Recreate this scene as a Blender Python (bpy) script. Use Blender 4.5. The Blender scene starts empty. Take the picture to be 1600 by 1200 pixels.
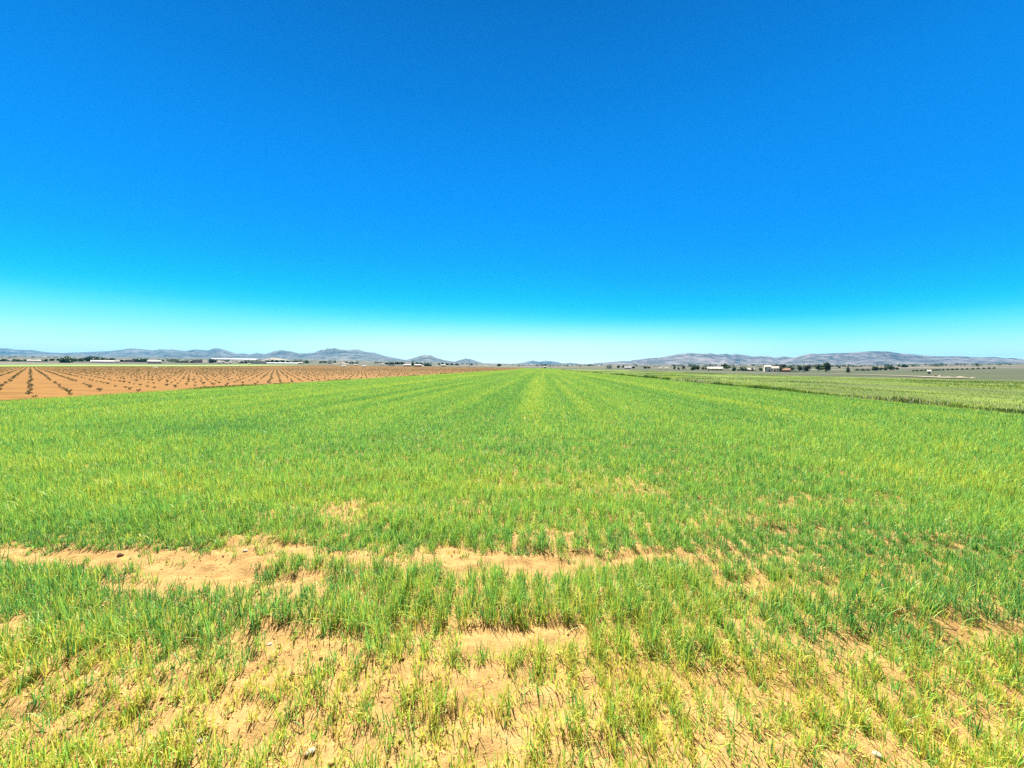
import bpy, math, random
import numpy as np
from mathutils import Matrix, Vector

rng = np.random.default_rng(11)
random.seed(5)
scene = bpy.context.scene
COL = scene.collection
R = math.radians

# ------------------------------------------------------------------ helpers
def hash2(ix, iy, seed):
    h = (ix.astype(np.int64) * 374761393 + iy.astype(np.int64) * 668265263 + seed * 974711) & 0xFFFFFFFF
    h = ((h ^ (h >> 13)) * 1274126177) & 0xFFFFFFFF
    h = ((h ^ (h >> 16)) * 2246822519) & 0xFFFFFFFF
    return ((h ^ (h >> 15)) & 0xFFFFFF) / float(0xFFFFFF)

def vnoise(x, y, seed=0):
    x = np.asarray(x, float); y = np.asarray(y, float)
    ix = np.floor(x); iy = np.floor(y)
    fx = x - ix; fy = y - iy
    fx = fx * fx * (3 - 2 * fx); fy = fy * fy * (3 - 2 * fy)
    a = hash2(ix, iy, seed); b = hash2(ix + 1, iy, seed)
    c = hash2(ix, iy + 1, seed); d = hash2(ix + 1, iy + 1, seed)
    return (a * (1 - fx) + b * fx) * (1 - fy) + (c * (1 - fx) + d * fx) * fy

def fbm(x, y, seed=0, octv=4, gain=0.5):
    s = 0; a = 1; t = 0
    for i in range(octv):
        s = s + a * vnoise(x * 2 ** i + 17.3 * i, y * 2 ** i - 9.1 * i, seed + i); t += a; a *= gain
    return s / t

def sstep(a, b, x):
    t = np.clip((np.asarray(x, float) - a) / (b - a), 0, 1)
    return t * t * (3 - 2 * t)

def tag(o, label=None, cat=None, group=None, kind=None):
    if label: o['label'] = label
    if cat: o['category'] = cat
    if group: o['group'] = group
    if kind: o['kind'] = kind
    return o

def link(o, parent=None):
    COL.objects.link(o)
    if parent is not None: o.parent = parent
    return o

def mesh_obj(name, verts, faces, mat=None, parent=None, smooth=False):
    me = bpy.data.meshes.new(name)
    me.from_pydata([tuple(v) for v in verts], [], faces)
    if smooth:
        me.polygons.foreach_set('use_smooth', [True] * len(me.polygons))
    o = bpy.data.objects.new(name, me)
    if mat: me.materials.append(mat)
    return link(o, parent)

def np_mesh(name, V, loops, starts, totals, mat, attrs=None, smooth=False):
    me = bpy.data.meshes.new(name)
    me.vertices.add(len(V)); me.vertices.foreach_set('co', np.ascontiguousarray(V, np.float32).ravel())
    me.loops.add(len(loops)); me.loops.foreach_set('vertex_index', np.ascontiguousarray(loops, np.int32))
    me.polygons.add(len(starts))
    me.polygons.foreach_set('loop_start', np.ascontiguousarray(starts, np.int32))
    me.polygons.foreach_set('loop_total', np.ascontiguousarray(totals, np.int32))
    if smooth: me.polygons.foreach_set('use_smooth', np.ones(len(starts), bool))
    me.update(calc_edges=True)
    for k, a in (attrs or {}).items():
        at = me.attributes.new(k, 'FLOAT', 'POINT'); at.data.foreach_set('value', np.ascontiguousarray(a, np.float32))
    me.materials.append(mat)
    return me

def grid_obj(name, X, Y, Z, mat, smooth=True, attrs=None):
    ny, nx = X.shape
    V = np.stack([X, Y, Z], -1).reshape(-1, 3)
    i = np.arange(ny - 1)[:, None] * nx + np.arange(nx - 1)[None, :]
    q = np.stack([i, i + 1, i + nx + 1, i + nx], -1).reshape(-1)
    n = (ny - 1) * (nx - 1)
    me = np_mesh(name, V, q, np.arange(n) * 4, np.full(n, 4), mat, attrs, smooth)
    return link(bpy.data.objects.new(name, me))

def empty(name, loc, rz=0.0):
    o = bpy.data.objects.new(name, None); o.location = loc; o.rotation_euler = (0, 0, rz)
    o.empty_display_size = 0.2
    return link(o)

# ------------------------------------------------------------------ camera
F = 671.0; CAMH = 1.7
YAW, PITCH, ROLL = R(4.1), R(2.19), R(0.25)
cam = bpy.data.cameras.new('camera'); cam.sensor_width = 36; cam.lens = F / 1600 * 36
cam.clip_start = 0.05; cam.clip_end = 80000
cobj = link(bpy.data.objects.new('camera', cam))
Mrot = Matrix.Rotation(YAW, 3, 'Z') @ Matrix.Rotation(math.pi / 2 - PITCH, 3, 'X') @ Matrix.Rotation(ROLL, 3, 'Z')
M4 = Mrot.to_4x4(); M4.translation = Vector((0, 0, CAMH)); cobj.matrix_world = M4
scene.camera = cobj
RM = np.array(Mrot)
FWD = np.array([-math.sin(YAW), math.cos(YAW)]); RGT = np.array([math.cos(YAW), math.sin(YAW)])

def proj(x, y, z):
    p = np.stack(np.broadcast_arrays(x, y, np.asarray(z, float) - CAMH), -1) @ RM
    d = np.maximum(-p[..., 2], 1e-3)
    return 800 + F * p[..., 0] / d, 600 - F * p[..., 1] / d, -p[..., 2]

def ray(px, py):
    return RM @ np.array([(px - 800) / F, (600 - py) / F, -1.0])

# ------------------------------------------------------------------ terrain
TZ = np.array([0, 60, 120, 250, 400, 700, 1500, 4000, 8000, 16000.0])
TU = np.array([-400, 0, 400, 848, 1000, 1300, 1600, 2000.0])
TH = np.array([
    [0, 0, 0, 0, 2.0, 7.2, 21, 75, 185, 260],
    [0, 0, 0, 0, 2.0, 7.2, 21, 75, 185, 260],
    [0, 0, 0, 0, 0.3, 4.2, 16, 60, 150, 220],
    [0, 0, 0, 0, 0, 1.7, 6, 25, 67, 110],
    [0, 0, 0, -.2, -.5, 1.5, 7, 28, 76, 120],
    [0, 0, -.35, -1.4, -2.0, 0.8, 9, 36, 92, 150],
    [0, 0, -.5, -1.7, -1.2, 4, 17, 52, 120, 180],
    [0, 0, -.5, -1.7, -1.2, 4, 17, 52, 120, 180]])
LZ = np.log(TZ + 40)

def terrain(x, y):
    x = np.asarray(x, float); y = np.asarray(y, float)
    Z = x * FWD[0] + y * FWD[1]; xr = x * RGT[0] + y * RGT[1]
    u = np.clip(800 + F * xr / np.maximum(Z, 1.0), -399, 1999)
    j = np.clip(np.searchsorted(TU, u) - 1, 0, len(TU) - 2)
    wu = (u - TU[j]) / (TU[j + 1] - TU[j]); wu = wu * wu * (3 - 2 * wu)
    out = 0
    for k in (0.8, 0.9, 1.0, 1.12, 1.25):
        lz = np.log(np.clip(Z * k, 0, 15999) + 40)
        i = np.clip(np.searchsorted(LZ, lz) - 1, 0, len(TZ) - 2)
        wz = (lz - LZ[i]) / (LZ[i + 1] - LZ[i])
        h0 = TH[j, i] * (1 - wz) + TH[j, i + 1] * wz
        h1 = TH[j + 1, i] * (1 - wz) + TH[j + 1, i + 1] * wz
        out = out + h0 * (1 - wu) + h1 * wu
    return out / 5

def on_ground(px, py, zmin=120.0, zmax=1500.0):
    """Where the line of sight through a point of the photo meets the terrain between two distances."""
    d = ray(px, py); s = np.exp(np.linspace(math.log(zmin), math.log(zmax), 600))
    k = s / (d[0] * FWD[0] + d[1] * FWD[1])
    X = d[0] * k; Y = d[1] * k; zz = CAMH + d[2] * k - terrain(X, Y)
    b = np.where(zz <= 0)[0]
    i = b[0] if len(b) else len(s) - 1
    return float(X[i]), float(Y[i]), float(terrain(X[i], Y[i])), float(s[i])

# ------------------------------------------------------------------ materials
def new_mat(name):
    m = bpy.data.materials.new(name); m.use_nodes = True
    nt = m.node_tree; nt.nodes.clear()
    return m, nt, nt.nodes, nt.links

def N(nt, t, **kw):
    n = nt.nodes.new(t)
    for k, v in kw.items(): setattr(n, k, v)
    return n

def ramp(nt, stops, fac=None, interp='LINEAR'):
    n = N(nt, 'ShaderNodeValToRGB'); cr = n.color_ramp; cr.interpolation = interp
    while len(cr.elements) < len(stops): cr.elements.new(0.5)
    for e, (p, c) in zip(cr.elements, stops):
        e.position = p; e.color = (*c, 1)
    if fac is not None: nt.links.new(fac, n.inputs[0])
    return n

def noise(nt, scale, detail=4, rough=0.55, vec=None, dist=0.0):
    n = N(nt, 'ShaderNodeTexNoise'); n.inputs['Scale'].default_value = scale
    n.inputs['Detail'].default_value = detail; n.inputs['Roughness'].default_value = rough
    n.inputs['Distortion'].default_value = dist
    if vec is not None: nt.links.new(vec, n.inputs['Vector'])
    return n

def mixc(nt, fac, a, b, mode='MIX'):
    n = N(nt, 'ShaderNodeMix', data_type='RGBA', blend_type=mode)
    for sock, v in ((n.inputs[0], fac), (n.inputs[6], a), (n.inputs[7], b)):
        if hasattr(v, 'is_linked') or hasattr(v, 'node'): nt.links.new(v, sock)
        elif isinstance(v, (tuple, list)): sock.default_value = (*v, 1)
        else: sock.default_value = v
    return n.outputs[2]

def principled(nt, color, rough=0.9, bump=None, spec=0.2):
    p = N(nt, 'ShaderNodeBsdfPrincipled'); p.inputs['Roughness'].default_value = rough
    p.inputs['Specular IOR Level'].default_value = spec
    if hasattr(color, 'node'): nt.links.new(color, p.inputs['Base Color'])
    else: p.inputs['Base Color'].default_value = (*color, 1)
    if bump is not None: nt.links.new(bump, p.inputs['Normal'])
    o = N(nt, 'ShaderNodeOutputMaterial'); nt.links.new(p.outputs[0], o.inputs[0])
    return p

def bumpn(nt, height, strength, dist):
    b = N(nt, 'ShaderNodeBump'); b.inputs['Strength'].default_value = strength; b.inputs['Distance'].default_value = dist
    nt.links.new(height, b.inputs['Height']); return b.outputs[0]

def objcoord(nt):
    return N(nt, 'ShaderNodeNewGeometry').outputs['Position']

def soil_mat(name, c_dark, c_mid, c_light, fine=1.0, furrow=0.0):
    m, nt, nd, lk = new_mat(name); P = objcoord(nt)
    n1 = noise(nt, 0.35, 6, 0.6, P); n2 = noise(nt, 22 * fine, 5, 0.65, P); n3 = noise(nt, 3.5, 5, 0.6, P)
    c = ramp(nt, [(0.3, c_dark), (0.5, c_mid), (0.68, c_light)], n3.outputs[0]).outputs[0]
    c = mixc(nt, 0.5, c, ramp(nt, [(0.3, c_mid), (0.7, c_light)], n1.outputs[0]).outputs[0])
    c = mixc(nt, 0.45, c, ramp(nt, [(0.3, tuple(x * .62 for x in c_dark)), (0.5, c_mid), (0.72, c_light)], n2.outputs[0]).outputs[0])
    if furrow:                                   # harrow lines across the rows
        mp = N(nt, 'ShaderNodeMapping'); mp.inputs['Scale'].default_value = (0.12, 1.3, 1); mp.inputs['Rotation'].default_value = (0, 0, R(-48)); lk.new(P, mp.inputs[0])
        nf = noise(nt, 1.0, 5, 0.6, mp.outputs[0])
        c = mixc(nt, furrow, c, ramp(nt, [(0.36, tuple(x * .5 for x in c_dark)), (0.5, c_mid), (0.64, c_light)], nf.outputs[0]).outputs[0])
    n4 = noise(nt, 60 * fine, 4, 0.7, P)
    principled(nt, c, 0.95, bumpn(nt, n4.outputs[0], 0.75, 0.016), 0.1)
    return m

def leaf_mat(name, stops, transl=0.45, attr='tint', rough=0.5, spec=0.25):
    m, nt, nd, lk = new_mat(name)
    a = N(nt, 'ShaderNodeAttribute', attribute_name=attr)
    c = ramp(nt, stops, a.outputs['Fac']).outputs[0]
    p = N(nt, 'ShaderNodeBsdfPrincipled'); p.inputs['Roughness'].default_value = rough
    p.inputs['Specular IOR Level'].default_value = spec
    lk.new(c, p.inputs['Base Color'])
    t = N(nt, 'ShaderNodeBsdfTranslucent'); lk.new(c, t.inputs[0])
    mx = N(nt, 'ShaderNodeMixShader'); mx.inputs[0].default_value = transl
    lk.new(p.outputs[0], mx.inputs[1]); lk.new(t.outputs[0], mx.inputs[2])
    o = N(nt, 'ShaderNodeOutputMaterial'); lk.new(mx.outputs[0], o.inputs[0])
    return m

def plain_mat(name, col, var=0.15, scale=2.0, rough=0.85):
    m, nt, nd, lk = new_mat(name); P = objcoord(nt)
    n = noise(nt, scale, 5, 0.6, P)
    lo = tuple(x * (1 - var) for x in col); hi = tuple(min(x * (1 + var), .95) for x in col)
    c = ramp(nt, [(0.3, lo), (0.7, hi)], n.outputs[0]).outputs[0]
    principled(nt, c, rough, bumpn(nt, n.outputs[0], 0.2, 0.05))
    return m

CROP_STOPS = [(0.0, (0.03, 0.125, 0.045)), (0.3, (0.08, 0.26, 0.055)), (0.55, (0.19, 0.42, 0.08)),
              (0.8, (0.37, 0.49, 0.055)), (1.0, (0.53, 0.49, 0.075))]
M_crop = leaf_mat('young_wheat_leaf', CROP_STOPS, 0.38)
M_meadow = leaf_mat('meadow_herb', [(0.0, (0.025, 0.065, 0.018)), (0.4, (0.075, 0.16, 0.02)), (0.7, (0.22, 0.35, 0.022)),
                                    (0.85, (0.50, 0.46, 0.20)), (0.93, (0.65, 0.55, 0.05)), (1.0, (0.75, 0.72, 0.62))], 0.35)
M_vineleaf = leaf_mat('vine_leaf', [(0, (0.04, 0.045, 0.017)), (1, (0.13, 0.13, 0.04))], 0.35)
M_treeleaf = leaf_mat('tree_leaf', [(0, (0.012, 0.035, 0.014)), (0.5, (0.03, 0.07, 0.022)), (1, (0.08, 0.13, 0.035))], 0.25)
M_olive = leaf_mat('olive_leaf', [(0, (0.03, 0.05, 0.03)), (1, (0.11, 0.14, 0.085))], 0.25)
M_bark = plain_mat('bark', (0.09, 0.065, 0.045), 0.35, 12)
M_soil = soil_mat('sandy_orange_soil', (0.25, 0.142, 0.048), (0.33, 0.198, 0.070), (0.38, 0.235, 0.090))
M_vsoil = soil_mat('red_vineyard_soil', (0.128, 0.056, 0.009), (0.175, 0.083, 0.014), (0.225, 0.113, 0.023), 0.3, 0.55)
M_white = plain_mat('whitewashed_wall', (0.74, 0.70, 0.62), 0.08, 1.2)
M_cream = plain_mat('cream_render', (0.62, 0.54, 0.40), 0.12, 1.2)
M_tan = plain_mat('bare_stone_wall', (0.346, 0.259, 0.173), 0.25, 1.5)
M_pink = plain_mat('pale_pink_render', (0.432, 0.324, 0.288), 0.12, 1.2)
M_tile = plain_mat('clay_roof_tile', (0.245, 0.137, 0.086), 0.25, 3)
M_sheet = plain_mat('grey_sheet_roof', (0.374, 0.374, 0.374), 0.12, 1)
M_paleroof = plain_mat('pale_roof', (0.475, 0.432, 0.374), 0.12, 1)
M_dark = plain_mat('dark_glass', (0.03, 0.035, 0.04), 0.1, 1, 0.2)
M_door = plain_mat('weathered_door', (0.13, 0.10, 0.08), 0.2, 3)
M_sand = plain_mat('pale_sand', (0.26, 0.215, 0.15), 0.15, 2)
M_plastic = plain_mat('greenhouse_plastic', (0.80, 0.80, 0.80), 0.06, 0.3, 0.5)
M_stone = plain_mat('pale_limestone', (0.36, 0.31, 0.22), 0.25, 30)
M_clod = plain_mat('dark_clod', (0.14, 0.07, 0.035), 0.3, 40)
M_track = soil_mat('pale_track', (0.17, 0.155, 0.105), (0.235, 0.21, 0.15), (0.30, 0.27, 0.20), 0.2)

# meadow ground
m, nt, nd, lk = new_mat('meadow_ground'); P = objcoord(nt)
mp = N(nt, 'ShaderNodeMapping'); mp.inputs['Scale'].default_value = (0.22, 0.035, 1); lk.new(P, mp.inputs[0])
nA = noise(nt, 1.0, 6, 0.6, mp.outputs[0]); nB = noise(nt, 2.5, 5, 0.65, P)
c = ramp(nt, [(0.3, (0.05, 0.085, 0.014)), (0.48, (0.09, 0.135, 0.022)), (0.6, (0.16, 0.23, 0.03)), (0.75, (0.13, 0.115, 0.04))], nA.outputs[0]).outputs[0]
c = mixc(nt, 0.4, c, ramp(nt, [(0.35, (0.03, 0.045, 0.015)), (0.65, (0.11, 0.115, 0.045))], nB.outputs[0]).outputs[0])
principled(nt, c, 0.95, bumpn(nt, nB.outputs[0], 0.6, 0.1), 0.1); M_meadowg = m

# green cereal strip beyond the vineyard
m, nt, nd, lk = new_mat('far_green_cereal'); P = objcoord(nt)
nA = noise(nt, 0.6, 6, 0.65, P)
c = ramp(nt, [(0.3, (0.10, 0.17, 0.035)), (0.7, (0.20, 0.27, 0.06))], nA.outputs[0]).outputs[0]
principled(nt, c, 0.95, None, 0.1); M_greenstrip = m

# the plain: a patchwork of fields
m, nt, nd, lk = new_mat('plain_fields'); P = objcoord(nt)
mp = N(nt, 'ShaderNodeMapping'); mp.inputs['Scale'].default_value = (1 / 420., 1 / 230., 0.0); mp.inputs['Rotation'].default_value = (0, 0, R(-8)); lk.new(P, mp.inputs[0])
vo = N(nt, 'ShaderNodeTexVoronoi', distance='CHEBYCHEV'); vo.inputs['Scale'].default_value = 1.0; lk.new(mp.outputs[0], vo.inputs['Vector'])
sx = N(nt, 'ShaderNodeSeparateColor'); lk.new(vo.outputs['Color'], sx.inputs[0])
cells = ramp(nt, [(0.0, (0.066, 0.072, 0.046)), (0.2, (0.052, 0.066, 0.036)), (0.36, (0.09, 0.085, 0.058)), (0.5, (0.050, 0.082, 0.030)),
                  (0.64, (0.145, 0.12, 0.092)), (0.78, (0.085, 0.075, 0.055)), (0.9, (0.25, 0.22, 0.185))], sx.outputs[0], 'CONSTANT').outputs[0]
nA = noise(nt, 0.02, 6, 0.65, P); nB = noise(nt, 0.5, 5, 0.6, P)
c = mixc(nt, 0.35, cells, ramp(nt, [(0.35, (0.04, 0.046, 0.03)), (0.6, (0.12, 0.105, 0.08))], nA.outputs[0]).outputs[0])
c = mixc(nt, 0.25, c, ramp(nt, [(0.35, (0.035, 0.04, 0.028)), (0.65, (0.125, 0.105, 0.08))], nB.outputs[0]).outputs[0])
ln_ = N(nt, 'ShaderNodeVectorMath', operation='LENGTH'); lk.new(P, ln_.inputs[0])
nr_ = N(nt, 'ShaderNodeMapRange', interpolation_type='SMOOTHSTEP'); lk.new(ln_.outputs['Value'], nr_.inputs[0])    # the near plain is bare grey-green vineyard
nr_.inputs[1].default_value = 500; nr_.inputs[2].default_value = 1000; nr_.inputs[3].default_value = 0.78; nr_.inputs[4].default_value = 0.0
c = mixc(nt, nr_.outputs[0], c, ramp(nt, [(0.35, (0.034, 0.050, 0.024)), (0.5, (0.054, 0.070, 0.036)), (0.65, (0.075, 0.082, 0.050))], nA.outputs[0]).outputs[0])
principled(nt, c, 0.95, None, 0.05); M_plain = m

# mountains: scrub and bare limestone
def mountain_mat(name, scrub, rock, rockpos):
    m, nt, nd, lk = new_mat(name); P = objcoord(nt)
    mp = N(nt, 'ShaderNodeMapping'); mp.inputs['Scale'].default_value = (1, 1, 2.2); lk.new(P, mp.inputs[0])
    nA = noise(nt, 0.0022, 7, 0.62, mp.outputs[0], 0.6); nB = noise(nt, 0.009, 6, 0.6, mp.outputs[0])
    c = ramp(nt, [(rockpos - .12, scrub), (rockpos, tuple((a + b) / 2 for a, b in zip(scrub, rock))), (rockpos + .1, rock)], nA.outputs[0]).outputs[0]
    c = mixc(nt, 0.45, c, ramp(nt, [(0.4, tuple(x * .7 for x in scrub)), (0.62, rock)], nB.outputs[0]).outputs[0])
    principled(nt, c, 0.95, None, 0.05); return m
M_mtL = mountain_mat('scrub_mountain', (0.008, 0.018, 0.016), (0.19, 0.185, 0.165), 0.56)
M_mtR = mountain_mat('limestone_mountain', (0.022, 0.026, 0.025), (0.24, 0.205, 0.19), 0.55)

# ------------------------------------------------------------------ light
EXPO = 2.0
SUN_EL, SUN_AZ = R(50), R(16.7)           # azimuth measured from the field rows (+Y) towards -X
sd = Vector((-math.sin(SUN_AZ) * math.cos(SUN_EL), math.cos(SUN_AZ) * math.cos(SUN_EL), math.sin(SUN_EL)))
sun = bpy.data.lights.new('sun', 'SUN'); sun.energy = 4.5; sun.angle = R(0.5); sun.color = (1.0, 0.95, 0.86)
so = link(bpy.data.objects.new('sun', sun)); so.rotation_euler = (-sd).to_track_quat('-Z', 'Y').to_euler()

world = bpy.data.worlds.new('World'); scene.world = world; world.use_nodes = True
nt = world.node_tree; nt.nodes.clear(); lk = nt.links
WS = 0.1
sky = N(nt, 'ShaderNodeTexSky', sky_type='NISHITA'); sky.sun_disc = False
sky.sun_elevation = SUN_EL; sky.sun_rotation = -SUN_AZ; sky.air_density = 1.0; sky.dust_density = 0.3; sky.ozone_density = 3.0
tc = N(nt, 'ShaderNodeTexCoord'); sep = N(nt, 'ShaderNodeSeparateXYZ'); lk.new(tc.outputs['Generated'], sep.inputs[0])
def mth(op, a, b=None, c=None):
    n = N(nt, 'ShaderNodeMath', operation=op)
    for s, v in zip(n.inputs, (a, b, c)):
        if v is None: continue
        if hasattr(v, 'node'): lk.new(v, s)
        else: s.default_value = v
    return n.outputs[0]
el = mth('MULTIPLY', mth('ARCSINE', sep.outputs[2]), 180 / math.pi)
# the horizon glow stands higher to the west (left of the rows) than to the east
side = mth('ADD', mth('MULTIPLY', sep.outputs[0], RGT[0]), mth('MULTIPLY', sep.outputs[1], RGT[1]))
mr = N(nt, 'ShaderNodeMapRange', interpolation_type='SMOOTHSTEP'); lk.new(side, mr.inputs[0])
mr.inputs[1].default_value = -0.1; mr.inputs[2].default_value = 0.65; mr.inputs[3].default_value = 1.0; mr.inputs[4].default_value = 1.27
# low in the sky the glow differs, high up it does not
eff = mth('ADD', mth('MULTIPLY', el, mr.outputs[0]), 0.0)
hi = N(nt, 'ShaderNodeMapRange', interpolation_type='SMOOTHSTEP'); lk.new(el, hi.inputs[0])
hi.inputs[1].default_value = 10; hi.inputs[2].default_value = 30; hi.inputs[3].default_value = 0; hi.inputs[4].default_value = 1
e2 = mth('ADD', mth('MULTIPLY', eff, mth('SUBTRACT', 1.0, hi.outputs[0])), mth('MULTIPLY', el, hi.outputs[0]))
def lin(c): return tuple((x / 255 / 12.92 if x / 255 <= .04045 else ((x / 255 + .055) / 1.055) ** 2.4) for x in c)
SKY = [(-2, (1.25, 1.38, 1.15)), (0.3, (1.25, 1.38, 1.15)), (1.4, (0.95, 1.3, 1.12)), (2.8, (0.66, 1.22, 1.07)), (4.6, (0.30, 1.05, 1.04)), (6.2, (0.11, 0.88, 1.02)), (7.4, (46, 221, 254)),
       (8.6, (13, 207, 253)), (9.8, (0, 196, 252)), (11, (0, 187, 252)), (13.0, (0, 174, 252)), (16.5, (0, 160, 255)), (21, (0, 149, 253)), (26, (0, 139, 240)),
       (31, (0, 127, 224)), (37, (0, 116, 208)), (42, (0, 106, 190)), (60, (0, 95, 172)), (90, (0, 85, 155))]
gs = mth('DIVIDE', mth('ADD', e2, 2.0), 92.0)
gr = ramp(nt, [((e + 2) / 92, lin(c) if max(c) > 2 else c) for e, c in SKY], gs)
gain = 1 / (WS * 2 ** EXPO)
gm = N(nt, 'ShaderNodeVectorMath', operation='SCALE'); lk.new(gr.outputs[0], gm.inputs[0]); gm.inputs['Scale'].default_value = gain
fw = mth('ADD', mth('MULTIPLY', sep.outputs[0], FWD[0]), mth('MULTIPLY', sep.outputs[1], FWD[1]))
bk = N(nt, 'ShaderNodeMapRange', interpolation_type='SMOOTHSTEP'); lk.new(fw, bk.inputs[0])     # deep blue towards the hills; unseen sky overhead and behind greyed as fill light
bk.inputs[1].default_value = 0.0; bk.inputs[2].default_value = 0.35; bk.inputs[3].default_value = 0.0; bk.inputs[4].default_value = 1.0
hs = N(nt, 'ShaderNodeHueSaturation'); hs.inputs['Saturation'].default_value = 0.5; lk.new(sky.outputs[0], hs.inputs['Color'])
def smooth(v, a, b, lo, hi_):
    n = N(nt, 'ShaderNodeMapRange', interpolation_type='SMOOTHSTEP'); lk.new(v, n.inputs[0])
    for i_, q in enumerate((a, b, lo, hi_)): n.inputs[i_ + 1].default_value = q
    return n.outputs[0]
glow = mth('MULTIPLY', smooth(fw, 0.8, 1.0, 0.0, 0.55), smooth(el, 0.0, 6.5, 1.0, 0.0))      # the palest sky stands over the end of the rows
gcol = mixc(nt, glow, gm.outputs[0], tuple(gain * q for q in (1.4, 1.42, 1.2)))
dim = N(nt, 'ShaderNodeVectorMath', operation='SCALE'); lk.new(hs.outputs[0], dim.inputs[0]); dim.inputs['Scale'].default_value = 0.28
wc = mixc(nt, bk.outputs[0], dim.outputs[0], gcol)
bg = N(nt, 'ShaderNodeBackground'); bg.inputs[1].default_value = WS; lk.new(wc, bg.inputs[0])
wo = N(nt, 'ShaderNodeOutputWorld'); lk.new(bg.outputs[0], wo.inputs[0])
vs = scene.view_settings; vs.view_transform = 'Standard'; vs.look = 'None'; vs.exposure = EXPO; vs.gamma = 1; vs.use_curve_mapping = False
scene.cycles.use_adaptive_sampling = False; scene.cycles.use_denoising = False; scene.cycles.denoiser = 'OPENIMAGEDENOISE'; scene.cycles.denoising_input_passes = 'RGB_ALBEDO_NORMAL'
scene.cycles.max_bounces = 6; scene.cycles.diffuse_bounces = 3; scene.cycles.transmission_bounces = 4; scene.cycles.volume_bounces = 0
scene.cycles.transparent_max_bounces = 4

# ------------------------------------------------------------------ ground
XL, XR, YFAR = -24.6, 17.5, 520.0           # the crop field between the vineyard and the meadow
VXL, VYF = -345.0, 640.0
MXR = 74.0
# near-surface relief of the tilled soil
def relief(x, y):
    r = np.hypot(x, y)
    f = 1 - sstep(9, 14, r)
    b = fbm(x * 1.3, y * 2.2, 3, 3) - .5
    c = fbm(x * 7, y * 9, 21, 4, .6) - .5
    rid = vnoise(x * .8, y * .8, 8)
    rows = np.sin(x / 0.17 * 2 * np.pi + 2 * vnoise(x * .5, y * .5, 40)) * .006 * sstep(.3, .7, rid)
    return f * (0.10 * b + 0.075 * c + rows)

def lines(lo, hi, c0, c1, fine, grow):
    a = list(np.arange(c0, c1, fine)); s = fine
    while a[-1] < hi:
        s *= grow; a.append(min(a[-1] + s, hi))
    s = fine
    b = [c0]
    while b[-1] > lo:
        s *= grow; b.append(max(b[-1] - s, lo))
    return np.array(sorted(set(b[1:] + a)))

xs = lines(XL, XR, -5.5, 5.5, 0.03, 1.12); ys = lines(-20, YFAR, 1.0, 7.0, 0.03, 1.06)
X, Y = np.meshgrid(xs, ys)
tag(grid_obj('crop_field', X, Y, terrain(X, Y) + relief(X, Y), M_soil), 'sandy orange soil of the wheat field', 'field', kind='structure')
xs = lines(VXL, XL + .02, XL - 1, XL + .01, 0.3, 1.1); ys = lines(-30, VYF, 0, 60, 1.0, 1.05)
X, Y = np.meshgrid(xs, ys)
tag(grid_obj('vineyard_ground', X, Y, terrain(X, Y) + 0.02 + .10 * (fbm(X * .5, Y * .5, 5) - .5), M_vsoil), 'bare orange-red vineyard soil', 'field', kind='structure')
xs = np.linspace(-460, VXL - .3, 12); ys = np.linspace(-30, VYF, 80)
X, Y = np.meshgrid(xs, ys)
tag(grid_obj('green_cereal_field', X, Y, terrain(X, Y) + 0.35, M_greenstrip), 'narrow green cereal field beyond the vineyard', 'field', kind='structure')
xs = lines(XR + .02, MXR, XR + .03, XR + 3, 0.3, 1.08); ys = lines(-30, 420, 0, 60, 1.0, 1.05)
X, Y = np.meshgrid(xs, ys)
zz = terrain(X, Y) + .03 + .25 * (fbm(X * .25, Y * .12, 15) - .4) * sstep(XR, XR + 3, X)
tag(grid_obj('meadow', X, Y, zz, M_meadowg), 'yellow-green fallow meadow beside the wheat', 'meadow', kind='structure')
def meadow_z(x, y): return terrain(x, y) + .03 + .25 * (fbm(x * .25, y * .12, 15) - .4) * sstep(XR, XR + 3, x)

# the plain, one sheet to beyond the mountains
az = np.concatenate([np.linspace(-66, 66, 270), np.linspace(68, 292, 60)]) * math.pi / 180 - YAW
rr = np.concatenate([[0.5, 4, 10, 20], np.exp(np.linspace(math.log(35), math.log(14000), 190))])
A, RR = np.meshgrid(np.append(az, az[0] + 2 * math.pi), rr)
X = RR * np.sin(A); Y = RR * np.cos(A)
inside = (X > -459) & (X < MXR - 1) & (Y > -29) & (Y < np.where(X > XR, 418, np.where(X > XL, YFAR - 2, VYF - 2)))
Zt = terrain(X, Y) - np.where(inside, 0.25, 0.0)
Zt += np.where(RR > 900, 1, 0) * (fbm(X / 700, Y / 700, 31, 3) - .5) * np.minimum(RR / 900, 8)
tag(grid_obj('plain', X, Y, Zt, M_plain), 'wide farmed plain reaching to the mountains', 'plain', kind='structure')

# pale farm track past the farmhouses
tp = [on_ground(*p, zmin=60, zmax=500) for p in ((985, 579.2), (1060, 581), (1140, 582.3), (1220, 583.6), (1300, 584.3), (1360, 586), (1420, 588), (1500, 591.5))]
tv = []; tf = []
pts = [np.array(p[:2]) for p in tp]
fine = []
for a, b in zip(pts[:-1], pts[1:]):
    for t in np.linspace(0, 1, 8, endpoint=False): fine.append(a * (1 - t) + b * t)
fine.append(pts[-1])
for i, p in enumerate(fine):
    d = fine[min(i + 1, len(fine) - 1)] - fine[max(i - 1, 0)]; d /= np.linalg.norm(d); n = np.array([-d[1], d[0]])
    for k in (-2.8, -1.2, 0, 1.2, 2.8):
        q = p + n * (k + .4 * math.sin(i * 1.3 + k)); tv.append((q[0], q[1], float(terrain(*q)) + .22 - .02 * abs(k)))
for i in range(len(fine) - 1):
    for k in range(4):
        a = i * 5 + k; tf.append((a, a + 1, a + 6, a + 5))
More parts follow.
